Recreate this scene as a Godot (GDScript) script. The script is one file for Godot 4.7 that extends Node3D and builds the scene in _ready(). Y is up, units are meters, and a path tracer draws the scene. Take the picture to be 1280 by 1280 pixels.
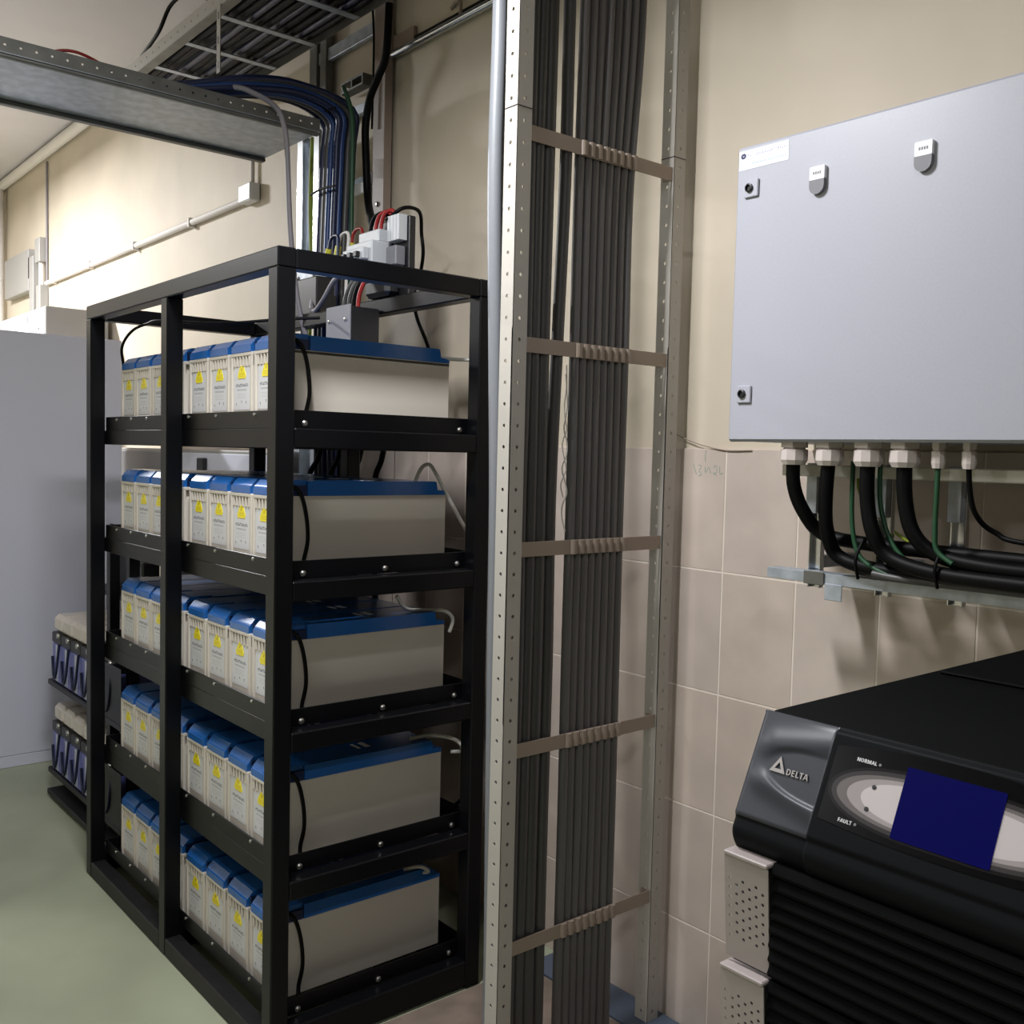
extends Node3D

# ---------------------------------------------------------------- helpers
var mats := {}
var used := {}
var rng := RandomNumberGenerator.new()

func numbered(called: String) -> String:
	if not used.has(called):
		used[called] = 0
		return called
	used[called] += 1
	return "%s_%03d" % [called, used[called]]

func new_st() -> SurfaceTool:
	var st := SurfaceTool.new()
	st.begin(Mesh.PRIMITIVE_TRIANGLES)
	return st

func vtx(st: SurfaceTool, p: Vector3, n: Vector3, uv: Vector2) -> void:
	st.set_normal(n)
	st.set_uv(uv)
	st.add_vertex(p)

# one triangle, turned so that its front looks along the normals
func tri(st: SurfaceTool, a: Vector3, b: Vector3, c: Vector3, na: Vector3, nb: Vector3, nc: Vector3, ua := Vector2.ZERO, ub := Vector2.ZERO, uc := Vector2.ZERO) -> void:
	if (b - a).cross(c - a).dot(na + nb + nc) > 0.0:
		vtx(st, a, na, ua); vtx(st, c, nc, uc); vtx(st, b, nb, ub)
	else:
		vtx(st, a, na, ua); vtx(st, b, nb, ub); vtx(st, c, nc, uc)

func quad(st: SurfaceTool, a: Vector3, b: Vector3, c: Vector3, d: Vector3, n: Vector3) -> void:
	tri(st, a, b, c, n, n, n, Vector2(0, 1), Vector2(1, 1), Vector2(1, 0))
	tri(st, a, c, d, n, n, n, Vector2(0, 1), Vector2(1, 0), Vector2(0, 0))

func facet(st: SurfaceTool, pts: Array, mid: Vector3) -> void:
	var n: Vector3 = (pts[1] - pts[0]).cross(pts[2] - pts[0]).normalized()
	var c := Vector3.ZERO
	for p in pts: c += p
	c /= pts.size()
	if n.dot(c - mid) < 0: n = -n
	for i in range(1, pts.size() - 1):
		tri(st, pts[0], pts[i], pts[i + 1], n, n, n)

# a box between two corners with chamfered edges
func bx(st: SurfaceTool, lo: Vector3, hi: Vector3, bev := 0.0) -> void:
	var c := (lo + hi) / 2.0
	var h := (hi - lo).abs() / 2.0
	var b: float = min(bev, min(h.x, min(h.y, h.z)) * 0.9)
	if b <= 0.0:
		for ax in 3:
			for s in [-1.0, 1.0]:
				var pts := []
				for q in [[-1, -1], [1, -1], [1, 1], [-1, 1]]:
					var p := Vector3.ZERO
					p[ax] = s * h[ax]
					p[(ax + 1) % 3] = q[0] * h[(ax + 1) % 3]
					p[(ax + 2) % 3] = q[1] * h[(ax + 2) % 3]
					pts.append(c + p)
				facet(st, pts, c)
		return
	for ax in 3:
		var u := (ax + 1) % 3
		var v := (ax + 2) % 3
		for s in [-1.0, 1.0]:
			var pts := []
			for q in [[-1, -1], [1, -1], [1, 1], [-1, 1]]:
				var p := Vector3.ZERO
				p[ax] = s * h[ax]; p[u] = q[0] * (h[u] - b); p[v] = q[1] * (h[v] - b)
				pts.append(c + p)
			facet(st, pts, c)
		for su in [-1.0, 1.0]:
			for sv in [-1.0, 1.0]:
				var pts := []
				for q in [[-1, 0], [1, 0], [1, 1], [-1, 1]]:
					var p := Vector3.ZERO
					p[ax] = q[0] * (h[ax] - b)
					p[u] = su * (h[u] - (b if q[1] == 1 else 0.0))
					p[v] = sv * (h[v] - (0.0 if q[1] == 1 else b))
					pts.append(c + p)
				facet(st, pts, c)
	for sx in [-1.0, 1.0]:
		for sy in [-1.0, 1.0]:
			for sz in [-1.0, 1.0]:
				var k := Vector3(sx, sy, sz)
				facet(st, [c + k * (h - Vector3(0, b, b)), c + k * (h - Vector3(b, 0, b)), c + k * (h - Vector3(b, b, 0))], c)

func smooth_path(pts: Array, sub: int) -> Array:
	var out := []
	var n := pts.size()
	for i in n - 1:
		var p0: Vector3 = pts[max(i - 1, 0)]
		var p1: Vector3 = pts[i]
		var p2: Vector3 = pts[i + 1]
		var p3: Vector3 = pts[min(i + 2, n - 1)]
		for k in sub:
			out.append(p1.cubic_interpolate(p2, p0, p3, float(k) / sub))
	out.append(pts[n - 1])
	return out

# a round tube along a path
func tube(st: SurfaceTool, path: Array, r: float, sides := 10, sub := 6) -> void:
	var pts := smooth_path(path, sub) if (path.size() > 2 and sub > 1) else path
	var n := pts.size()
	var t0: Vector3 = (pts[1] - pts[0]).normalized()
	var side := t0.cross(Vector3(0.31, 0.2, 0.93)).normalized()
	if side.length() < 0.5: side = t0.cross(Vector3.UP).normalized()
	var prev := []
	for i in n:
		var t: Vector3 = (pts[min(i + 1, n - 1)] - pts[max(i - 1, 0)]).normalized()
		side = (side - t * side.dot(t)).normalized()
		var up := t.cross(side)
		var ring := []
		for k in sides:
			var a := TAU * k / sides
			var nn := side * cos(a) + up * sin(a)
			ring.append([pts[i] + nn * r, nn])
		if i > 0:
			for k in sides:
				var a = prev[k]; var b = prev[(k + 1) % sides]; var c = ring[(k + 1) % sides]; var d = ring[k]
				tri(st, a[0], b[0], c[0], a[1], b[1], c[1])
				tri(st, a[0], c[0], d[0], a[1], c[1], d[1])
		if i == 0 or i == n - 1:
			var cn: Vector3 = -t if i == 0 else t
			for k in sides:
				tri(st, pts[i], ring[k][0], ring[(k + 1) % sides][0], cn, cn, cn)
		prev = ring

# a profile of (radius, height) turned round an axis
func lathe(st: SurfaceTool, at: Vector3, axis: Vector3, prof: Array, sides := 16, flat_sides := false) -> void:
	var s := axis.cross(Vector3(0.3, 0.9, 0.2)).normalized()
	var u := axis.cross(s)
	for i in prof.size() - 1:
		var p: Vector2 = prof[i]
		var q: Vector2 = prof[i + 1]
		var d := (q - p).normalized()
		for k in sides:
			var a0 := TAU * k / sides
			var a1 := TAU * (k + 1) / sides
			var e0 := s * cos(a0) + u * sin(a0)
			var e1 := s * cos(a1) + u * sin(a1)
			var f0 := e0
			var f1 := e1
			if flat_sides:
				f0 = ((e0 + e1) / 2).normalized()
				f1 = f0
			var n0 := (f0 * d.y - axis * d.x).normalized()
			var n1 := (f1 * d.y - axis * d.x).normalized()
			var A := at + e0 * p.x + axis * p.y
			var B := at + e1 * p.x + axis * p.y
			var Cc := at + e1 * q.x + axis * q.y
			var D := at + e0 * q.x + axis * q.y
			if p.x > 0: tri(st, A, B, Cc, n0, n1, n1)
			if q.x > 0: tri(st, A, Cc, D, n0, n1, n0)

# a flat polygon (2D points) pushed along w from w0 to w1; o + u*x + v*y
func prism(st: SurfaceTool, poly: PackedVector2Array, o: Vector3, u: Vector3, v: Vector3, w: Vector3, w0: float, w1: float) -> void:
	var idx := Geometry2D.triangulate_polygon(poly)
	var lo := Vector2(1e9, 1e9)
	var hi := -lo
	for p in poly:
		lo = lo.min(p); hi = hi.max(p)
	var sz := hi - lo
	for cap in [[w0, -w], [w1, w]]:
		for i in range(0, idx.size(), 3):
			var P := []
			var U := []
			for k in 3:
				var p: Vector2 = poly[idx[i + k]]
				P.append(o + u * p.x + v * p.y + w * cap[0])
				U.append(Vector2((p.x - lo.x) / sz.x, 1.0 - (p.y - lo.y) / sz.y))
			tri(st, P[0], P[1], P[2], cap[1], cap[1], cap[1], U[0], U[1], U[2])
	var area := 0.0
	for i in poly.size():
		area += poly[i].cross(poly[(i + 1) % poly.size()])
	for i in poly.size():
		var p: Vector2 = poly[i]
		var q: Vector2 = poly[(i + 1) % poly.size()]
		var d := (q - p).normalized() * signf(area)
		var n := (u * d.y - v * d.x).normalized()
		quad(st, o + u * p.x + v * p.y + w * w0, o + u * q.x + v * q.y + w * w0, o + u * q.x + v * q.y + w * w1, o + u * p.x + v * p.y + w * w1, n)

func rect_poly(x0: float, y0: float, x1: float, y1: float, r: float, seg := 4) -> PackedVector2Array:
	var out := PackedVector2Array()
	for c in [[x1 - r, y1 - r, 0.0], [x0 + r, y1 - r, 90.0], [x0 + r, y0 + r, 180.0], [x1 - r, y0 + r, 270.0]]:
		for k in seg + 1:
			var a := deg_to_rad(c[2] + 90.0 * k / seg)
			out.append(Vector2(c[0] + r * cos(a), c[1] + r * sin(a)))
	return out

# sheet metal with real holes: o is a corner, u across (width W), v along (height H), th the thickness against the normal u x v side
func perforated(st: SurfaceTool, o: Vector3, u: Vector3, v: Vector3, W: float, H: float, th: float, cols: int, pitch: float, r: float, margin_u: float, v0: float, v1: float, stagger: bool) -> void:
	var n := u.cross(v).normalized()
	var cw := (W - 2 * margin_u) / cols
	var flat := func(a0: float, b0: float, a1: float, b1: float) -> void:
		if a1 - a0 < 1e-5 or b1 - b0 < 1e-5: return
		for s in [[0.0, n], [-th, -n]]:
			var k: Vector3 = o + n * s[0]
			quad(st, k + u * a0 + v * b0, k + u * a1 + v * b0, k + u * a1 + v * b1, k + u * a0 + v * b1, s[1])
	flat.call(0.0, 0.0, margin_u, H)
	flat.call(W - margin_u, 0.0, W, H)
	for i in cols:
		var a0 := margin_u + i * cw
		var a1 := a0 + cw
		var start := v0 + (pitch * 0.5 if (stagger and i % 2 == 1) else 0.0)
		flat.call(a0, 0.0, a1, start)
		var y := start
		while y + pitch <= v1 + 1e-6:
			var mid := Vector2((a0 + a1) / 2, y + pitch / 2)
			var ring := []
			for k in 8:
				var a := TAU * (k + 0.5) / 8
				ring.append(mid + Vector2(cos(a), sin(a)) * r)
			var hw := cw / 2
			var hh := pitch / 2
			var outer := []
			for k in 8:
				var a := TAU * (k + 0.5) / 8
				var c := Vector2(cos(a), sin(a))
				if absf(c.x) > absf(c.y): outer.append(mid + Vector2(signf(c.x) * hw, signf(c.y) * hh * 0.41))
				else: outer.append(mid + Vector2(signf(c.x) * hw * 0.41, signf(c.y) * hh))
			for k in 8:
				var k2 := (k + 1) % 8
				for s in [[0.0, n], [-th, -n]]:
					var b: Vector3 = o + n * s[0]
					var p := [outer[k], outer[k2], ring[k2], ring[k]]
					quad(st, b + u * p[0].x + v * p[0].y, b + u * p[1].x + v * p[1].y, b + u * p[2].x + v * p[2].y, b + u * p[3].x + v * p[3].y, s[1])
					if k % 2 == 0:   # the corner of the cell
						var cx: float = outer[k].x if absf(outer[k].x - mid.x) > hw * 0.9 else outer[k2].x
						var cy: float = outer[k].y if absf(outer[k].y - mid.y) > hh * 0.9 else outer[k2].y
						tri(st, b + u * p[0].x + v * p[0].y, b + u * cx + v * cy, b + u * p[1].x + v * p[1].y, s[1], s[1], s[1])
				var inn: Vector2 = mid - (ring[k] + ring[k2]) / 2
				quad(st, o + u * ring[k].x + v * ring[k].y, o + u * ring[k2].x + v * ring[k2].y, o + u * ring[k2].x + v * ring[k2].y - n * th, o + u * ring[k].x + v * ring[k].y - n * th, (u * inn.x + v * inn.y).normalized())
			y += pitch
		flat.call(a0, y, a1, H)
	# rims
	for e in [[0.0, 0.0, W, 0.0, -v], [0.0, H, W, H, v], [0.0, 0.0, 0.0, H, -u], [W, 0.0, W, H, u]]:
		var a: Vector3 = o + u * e[0] + v * e[1]
		var b: Vector3 = o + u * e[2] + v * e[3]
		quad(st, a, b, b - n * th, a - n * th, e[4])

func obj(called: String, st, m: Material, parent: Node = self) -> MeshInstance3D:
	var o := MeshInstance3D.new()
	o.mesh = st.commit() if st is SurfaceTool else st
	o.material_override = m
	o.name = numbered(called) if parent == self else called
	o.cast_shadow = GeometryInstance3D.SHADOW_CASTING_SETTING_ON
	parent.add_child(o, true)
	return o

func thing(called: String, label: String, category: String, at := Vector3.ZERO, group := "") -> Node3D:
	var o := Node3D.new()
	o.name = numbered(called)
	add_child(o)
	o.position = at
	tag(o, label, category, group)
	return o

func tag(o: Node, label: String, category: String, group := "") -> Node:
	o.set_meta("label", label)
	o.set_meta("category", category)
	if group: o.set_meta("group", group)
	return o

func struct(called: String, st, m: Material, parent: Node = self) -> MeshInstance3D:
	var o := obj(called, st, m, parent)
	if parent == self: o.set_meta("kind", "structure")
	return o

func box_part(called: String, lo: Vector3, hi: Vector3, m: Material, parent: Node, bev := 0.002) -> MeshInstance3D:
	var st := new_st()
	bx(st, lo, hi, bev)
	return obj(called, st, m, parent)

func wire(called: String, path: Array, r: float, m: Material, parent: Node, sides := 8, sub := 6) -> MeshInstance3D:
	var st := new_st()
	tube(st, path, r, sides, sub)
	return obj(called, st, m, parent)

# ---------------------------------------------------------------- materials
func mat(key: String, col: Color, rough: float, metal := 0.0) -> StandardMaterial3D:
	if mats.has(key): return mats[key]
	var m := StandardMaterial3D.new()
	m.resource_name = key
	m.albedo_color = col
	m.roughness = rough
	m.metallic = metal
	mats[key] = m
	return m

func noise_image(size: int, freq: float, octaves: int, seed_: int, lo: float, hi: float) -> Image:
	var nz := FastNoiseLite.new()
	nz.seed = seed_
	nz.noise_type = FastNoiseLite.TYPE_SIMPLEX_SMOOTH
	nz.frequency = freq
	nz.fractal_octaves = octaves
	var im := nz.get_seamless_image(size, size)
	im.convert(Image.FORMAT_RGB8)
	for y in size:
		for x in size:
			var v: float = lerpf(lo, hi, im.get_pixel(x, y).r)
			im.set_pixel(x, y, Color(v, v, v))
	return im

func mottle(m: StandardMaterial3D, freq: float, oct: int, seed_: int, lo: float, scale: float, bump := 0.0) -> StandardMaterial3D:
	var t := ImageTexture.create_from_image(noise_image(256, freq, oct, seed_, lo, 1.0))
	m.albedo_texture = t
	m.uv1_triplanar = true
	m.uv1_world_triplanar = true
	m.uv1_scale = Vector3.ONE * scale
	if bump > 0.0:
		m.heightmap_enabled = true
		m.heightmap_texture = t
		m.heightmap_scale = bump
	return m

func label_texture() -> ImageTexture:
	# the white print field on a battery front: small dark lettering too small to read, arrows and marks below
	var w := 192
	var h := 256
	var im := Image.create(w, h, false, Image.FORMAT_RGB8)
	im.fill(Color(0.81, 0.81, 0.82))
	var r := RandomNumberGenerator.new()
	r.seed = 5
	var dark := Color(0.20, 0.22, 0.28)
	var x := 26
	while x < 166:                                  # bold name line
		im.fill_rect(Rect2i(x, 98 + r.randi() % 3, 4, 17), dark)
		im.fill_rect(Rect2i(x, 98 + (r.randi() % 3) * 6, 10, 4), dark)
		x += 12
	x = 36
	while x < 150:                                  # type line
		im.fill_rect(Rect2i(x, 130, 3, 10), Color(0.42, 0.43, 0.48))
		im.fill_rect(Rect2i(x, 130 + (r.randi() % 3) * 4, 6, 2), Color(0.42, 0.43, 0.48))
		x += 9
	for row in 3:
		x = 34
		while x < 140:
			im.fill_rect(Rect2i(x, 158 + row * 12, 3 + r.randi() % 4, 3), Color(0.62, 0.62, 0.65))
			x += 8
	for k in [[24, 214], [88, 200], [140, 204]]:    # small pictograms
		for q in 18:
			im.fill_rect(Rect2i(k[0] + q / 2, k[1] + q, 9 - q / 2, 2), Color(0.35, 0.35, 0.40))
	return ImageTexture.create_from_image(im)

func sticker_texture() -> ImageTexture:
	var im := Image.create(64, 64, false, Image.FORMAT_RGB8)
	im.fill(Color(0.93, 0.86, 0.12))
	for k in 16:
		im.fill_rect(Rect2i(31 - k / 5, 12 + k, 3 + k / 8, 1), Color(0.35, 0.30, 0.06))
	for row in 3:
		for q in 7:
			im.fill_rect(Rect2i(12 + q * 6, 38 + row * 7, 4, 2), Color(0.62, 0.55, 0.10))
	return ImageTexture.create_from_image(im)

func nameplate_texture() -> ImageTexture:
	# white company sticker: round dark emblem, one violet line, a fainter one below
	var im := Image.create(256, 96, false, Image.FORMAT_RGB8)
	im.fill(Color(0.90, 0.91, 0.96))
	for y in 96:
		for x in 256:
			var d := Vector2(x - 22, y - 26).length()
			if d < 14 and d > 5: im.set_pixel(x, y, Color(0.16, 0.17, 0.30))
			if d <= 5: im.set_pixel(x, y, Color(0.55, 0.55, 0.65))
	var r := RandomNumberGenerator.new()
	r.seed = 11
	var x := 46
	while x < 240:
		if r.randf() > 0.12:
			im.fill_rect(Rect2i(x, 20, 3, 13), Color(0.55, 0.55, 0.80))
			im.fill_rect(Rect2i(x, 20 + (r.randi() % 3) * 5, 8, 3), Color(0.55, 0.55, 0.80))
		x += 11
	x = 70
	while x < 240:
		if r.randf() > 0.2: im.fill_rect(Rect2i(x, 66, 5, 9), Color(0.62, 0.68, 0.85))
		x += 8
	return ImageTexture.create_from_image(im)

func panel_texture() -> ImageTexture:
	# the printed control panel: black field with a silver lozenge in three flat tones
	var w := 768
	var h := 288
	var im := Image.create(w, h, false, Image.FORMAT_RGB8)
	var tones := [Color(0.03, 0.032, 0.035), Color(0.11, 0.105, 0.105), Color(0.23, 0.22, 0.22), Color(0.40, 0.38, 0.38), Color(0.58, 0.55, 0.55), Color(0.72, 0.69, 0.69)]
	for y in h:
		for x in w:
			var dx := absf((x - w / 2.0) / (w / 2.0))
			var dy := (y - h * 0.56) / (h / 2.0)
			var c = tones[0]
			var lobes := [[0.985, 0.74, 1], [0.955, 0.67, 2], [0.91, 0.58, 3], [0.82, 0.52, 4], [0.70, 0.45, 5]]
			for l in lobes:
				if pow(dx / l[0], 3.0) + pow(absf(dy) / l[1], 2.0) < 1.0: c = tones[l[2]]
			im.set_pixel(x, y, c)
	return ImageTexture.create_from_image(im)

func make_materials() -> void:
	mottle(mat("wall_paint", Color(0.81, 0.762, 0.685), 0.62), 0.012, 4, 3, 0.93, 0.5)
	mottle(mat("ceiling_paint", Color(0.80, 0.78, 0.79), 0.8), 0.012, 3, 4, 0.95, 0.4)
	mat("pale_paint", Color(0.84, 0.82, 0.80), 0.6)
	var fl := mottle(mat("floor_paint", Color(0.70, 0.725, 0.62), 0.42), 0.01, 5, 8, 0.82, 0.45)
	fl.roughness = 0.45
	mat("grout", Color(0.88, 0.84, 0.79), 0.8)
	for k in 3:
		var t := mat("tile%d" % k, [Color(0.785, 0.725, 0.68), Color(0.77, 0.715, 0.675), Color(0.79, 0.735, 0.695)][k], 0.30)
		mottle(t, 0.02, 4, 20 + k, 0.94, 1.3, 0.12)
	mat("black_steel", Color(0.030, 0.034, 0.046), 0.36)
	mottle(mat("black_steel_dusty", Color(0.10, 0.10, 0.11), 0.6), 0.03, 5, 9, 0.45, 2.0)
	mats["black_steel"].metallic_specular = 0.35
	mat("battery_case", Color(0.775, 0.745, 0.70), 0.5)
	mat("battery_blue", Color(0.13, 0.37, 0.65), 0.22)
	mat("battery_navy", Color(0.05, 0.13, 0.28), 0.4)
	var lb := mat("battery_label", Color(1, 1, 1), 0.45)
	lb.albedo_texture = label_texture()
	var sk := mat("battery_sticker", Color(1, 1, 1), 0.4)
	sk.albedo_texture = sticker_texture()
	mat("screw", Color(0.72, 0.71, 0.69), 0.35, 1.0)
	mottle(mat("galvanised", Color(0.72, 0.75, 0.79), 0.38, 0.45), 0.03, 4, 12, 0.82, 2.5)
	mottle(mat("galvanised_dull", Color(0.50, 0.50, 0.48), 0.5, 0.6), 0.02, 4, 13, 0.75, 1.4)
	mat("shiny_zinc", Color(0.80, 0.82, 0.84), 0.2, 1.0)
	mat("painted_angle", Color(0.68, 0.66, 0.63), 0.45)
	mat("strap", Color(0.58, 0.52, 0.47), 0.5)
	mat("cable_dark", Color(0.355, 0.347, 0.347), 0.5)
	mat("cable_darker", Color(0.26, 0.255, 0.255), 0.45)
	mat("cable_black", Color(0.03, 0.03, 0.034), 0.5)
	mats["cable_black"].metallic_specular = 0.25
	mat("cable_grey", Color(0.47, 0.48, 0.50), 0.4)
	mat("cable_pale", Color(0.52, 0.50, 0.52), 0.5)
	mat("cable_blue", Color(0.05, 0.10, 0.24), 0.4)
	mat("cable_blue_light", Color(0.08, 0.21, 0.42), 0.4)
	mat("cable_green", Color(0.08, 0.26, 0.15), 0.5)
	mat("cable_earth", Color(0.50, 0.56, 0.16), 0.5)
	mat("cable_red", Color(0.55, 0.12, 0.11), 0.45)
	mat("cable_white", Color(0.80, 0.79, 0.77), 0.5)
	mat("tag_yellow", Color(0.80, 0.78, 0.25), 0.5)
	mottle(mat("cabinet_grey", Color(0.665, 0.668, 0.71), 0.42), 0.12, 2, 14, 0.975, 5.0, 0.05)
	mat("cabinet_blue_grey", Color(0.84, 0.845, 0.905), 0.42)
	mat("box_grey", Color(0.60, 0.59, 0.575), 0.5)
	mat("rail_white", Color(0.84, 0.82, 0.78), 0.45)
	mat("gland", Color(0.80, 0.76, 0.74), 0.45)
	mat("plate_white", Color(0.90, 0.90, 0.91), 0.4)
	mat("plate_grey", Color(0.44, 0.44, 0.46), 0.5)
	var np := mat("nameplate", Color(1, 1, 1), 0.35)
	np.albedo_texture = nameplate_texture()
	mat("keyhole", Color(0.12, 0.12, 0.13), 0.4)
	mat("ups_black", Color(0.075, 0.082, 0.088), 0.5)
	mat("ups_top", Color(0.035, 0.04, 0.042), 0.65)
	mat("ups_slate", Color(0.145, 0.160, 0.195), 0.45)
	mat("ups_badge", Color(0.125, 0.138, 0.165), 0.42)
	mat("ups_grille", Color(0.028, 0.031, 0.032), 0.6)
	mat("ups_silver", Color(0.60, 0.56, 0.55), 0.4)
	for q in ["ups_black", "ups_top", "ups_grille"]: mats[q].metallic_specular = 0.15
	mat("ups_hollow", Color(0.05, 0.05, 0.05), 0.8)
	mat("logo_silver", Color(0.58, 0.56, 0.55), 0.4, 0.3)
	mat("print_white", Color(0.80, 0.80, 0.80), 0.5)
	var pp := mat("ups_panel", Color(1, 1, 1), 0.25)
	pp.albedo_texture = panel_texture()
	pp.metallic_specular = 0.2
	var lcd := mat("lcd_screen", Color(0.004, 0.004, 0.06), 0.25)
	lcd.emission_enabled = true
	lcd.roughness = 0.5
	lcd.metallic_specular = 0.15
	lcd.emission = Color(0.01, 0.01, 0.34)
	lcd.emission_energy_multiplier = 1.2
	mat("breaker_grey", Color(0.70, 0.71, 0.72), 0.4)
	mat("breaker_dark", Color(0.10, 0.10, 0.11), 0.4)
	mottle(mat("board_brown", Color(0.52, 0.46, 0.41), 0.7), 0.02, 4, 16, 0.8, 1.5)
	mat("strip_slate", Color(0.30, 0.34, 0.40), 0.5)
	mat("battery_violet", Color(0.46, 0.48, 0.76), 0.4)
	mat("battery_violet_pale", Color(0.80, 0.82, 0.90), 0.4)
	mat("battery_white", Color(0.88, 0.85, 0.83), 0.5)
	mat("ink_green", Color(0.50, 0.60, 0.55), 0.7)
	mat("lamp_housing", Color(0.85, 0.85, 0.85), 0.5)
	var dif := mat("lamp_diffuser", Color(0.95, 0.95, 0.95), 0.5)
	dif.emission_enabled = true
	dif.emission = Color(1.0, 0.97, 0.975)
	dif.emission_energy_multiplier = 4.0

func m(key: String) -> StandardMaterial3D:
	return mats[key]

# ---------------------------------------------------------------- scene
const ZW := -1.88          # face of the tiles
const CEIL := 3.33

func _ready() -> void:
	rng.seed = 77
	make_materials()
	# --- camera
	var cam := Camera3D.new()
	cam.name = "camera"
	add_child(cam)
	cam.transform = Transform3D(Basis(Vector3(0.6397, 0.0236, -0.7683), Vector3(-0.0584, 0.9981, -0.018), Vector3(0.7664, 0.0564, 0.6399)).orthonormalized(), Vector3(0, 1.40, 0))
	cam.fov = 54.374
	cam.near = 0.02
	cam.current = true
	# --- environment and exposure
	var we := WorldEnvironment.new()
	we.name = "environment"
	var env := Environment.new()
	env.background_mode = Environment.BG_COLOR
	env.background_color = Color(0.02, 0.02, 0.02)
	env.tonemap_mode = Environment.TONE_MAPPER_LINEAR
	env.tonemap_exposure = 0.50
	env.sdfgi_enabled = true
	env.ssao_enabled = true
	env.ssil_enabled = true
	we.environment = env
	add_child(we)
	# --- ceiling luminaires (x, z, energy, share thrown up at the ceiling, drop of the hanger rods)
	for l in [[-1.59, -0.62, 0.80, 0.05, 0.62], [-6.5, -0.35, 3.7, 0.02, 0.12], [-3.2, 2.2, 0.6, 0.1, 0.25], [-7.2, 2.8, 0.5, 0.15, 0.25], [0.7, 0.3, 0.42, 0.05, 0.42]]:
		ceiling_lamp(Vector3(l[0], CEIL, l[1]), l[2], l[3], l[4])
	build_room()
	build_rack()
	build_batteries()
	build_cable_ladder()
	build_wall_cabinet()
	build_ups()
	build_overhead()
	build_rack_top_gear()
	build_left_side()
	build_small()

var lamp_count := 0
func ceiling_lamp(at: Vector3, e: float, share: float, drop: float) -> void:
	var places := ["above the cable ladder", "over the far end by the grey cabinets", "across the aisle from the battery rack", "across the aisle at the far end", "in front of the power cabinet"]
	var t := thing("ceiling_lamp", "slim white tube lamp hanging " + places[lamp_count], "lamp", at - Vector3(0, drop, 0), "ceiling lamps")
	lamp_count += 1
	box_part("housing", Vector3(-0.09, -0.06, -0.24), Vector3(0.09, 0.0, 0.24), m("lamp_housing"), t, 0.006)
	box_part("diffuser", Vector3(-0.07, -0.075, -0.21), Vector3(0.07, -0.058, 0.21), m("lamp_diffuser"), t, 0.004)
	box_part("upper_diffuser", Vector3(-0.07, -0.002, -0.21), Vector3(0.07, 0.015, 0.21), m("lamp_diffuser"), t, 0.004)
	for z in [-0.2, 0.2]:
		wire("hanger_rod", [Vector3(0.08, 0, z), Vector3(0.08, drop, z)], 0.006, m("lamp_housing"), t, 8, 1)
	var up := AreaLight3D.new()
	up.name = "upward_light"
	up.area_size = Vector2(0.12, 0.40)
	up.light_energy = 12.0 * e * share
	up.light_color = Color(0.985, 0.99, 1.0)
	up.area_normalize_energy = true
	up.shadow_enabled = true
	up.area_range = 14.0
	up.area_attenuation = 2.0
	up.rotation_degrees = Vector3(90, 0, 0)
	up.position = Vector3(0, 0.022, 0)
	t.add_child(up)
	var a := AreaLight3D.new()
	a.name = "tube_light"
	a.area_size = Vector2(0.12, 0.40)
	a.light_energy = 12.0 * e
	a.light_color = Color(0.985, 0.99, 1.0)
	a.area_normalize_energy = true
	a.shadow_enabled = true
	a.area_range = 14.0
	a.area_attenuation = 2.0
	a.rotation_degrees = Vector3(-90, 0, 0)
	a.position = Vector3(0, -0.082, 0)
	t.add_child(a)

func build_room() -> void:
	var X0 := -8.35
	var X1 := 5.0
	var Z0 := ZW - 0.006
	var Z1 := 4.6
	var st := new_st()
	bx(st, Vector3(X0 - 0.2, -0.15, Z0 - 0.2), Vector3(X1 + 0.2, 0, Z1 + 0.2))
	struct("floor", st, m("floor_paint"))
	st = new_st(); bx(st, Vector3(X0 - 0.2, CEIL, Z0 - 0.2), Vector3(X1 + 0.2, CEIL + 0.15, Z1 + 0.2))
	struct("ceiling", st, m("ceiling_paint"))
	st = new_st(); bx(st, Vector3(X0 - 0.2, 0, Z0 - 0.2), Vector3(X1 + 0.2, CEIL, Z0))
	var wb := struct("wall_back", st, m("wall_paint"))
	st = new_st(); bx(st, Vector3(X0 - 0.2, 0, Z1), Vector3(X1 + 0.2, CEIL, Z1 + 0.2))
	struct("wall_front", st, m("wall_paint"))
	st = new_st(); bx(st, Vector3(X0 - 0.2, 0, Z0), Vector3(X0, CEIL, Z1))
	struct("wall_left", st, m("wall_paint"))
	st = new_st(); bx(st, Vector3(X1, 0, Z0), Vector3(X1 + 0.2, CEIL, Z1))
	struct("wall_right", st, m("wall_paint"))
	# wall tiles: 0.2013 x 0.2915 pitch, joints recessed
	var px := 0.2013
	var py := 0.2915
	var top := 1.429
	box_part("grout_bed", Vector3(-4.7, 0.0, Z0 - 0.001), Vector3(0.55, top - 0.003, Z0 + 0.0059), m("grout"), wb, 0.0)
	var meshes := []
	for hgt in [py, top - 4 * py]:
		var s2 := new_st()
		bx(s2, Vector3(0.0012, 0.0012, 0), Vector3(px - 0.0012, hgt - 0.0012, 0.007), 0.0015)
		meshes.append(s2.commit())
	var x := -1.474
	while x > -4.5: x -= px
	while x < 0.5:
		for r in 5:
			var o := obj("tile", meshes[1 if r == 4 else 0], m("tile%d" % (rng.randi() % 3)), wb)
			o.position = Vector3(x, maxf(top - (r + 1) * py, 0.0), Z0)
			if r == 4: o.position.y = 0.0
		x += px

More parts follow.
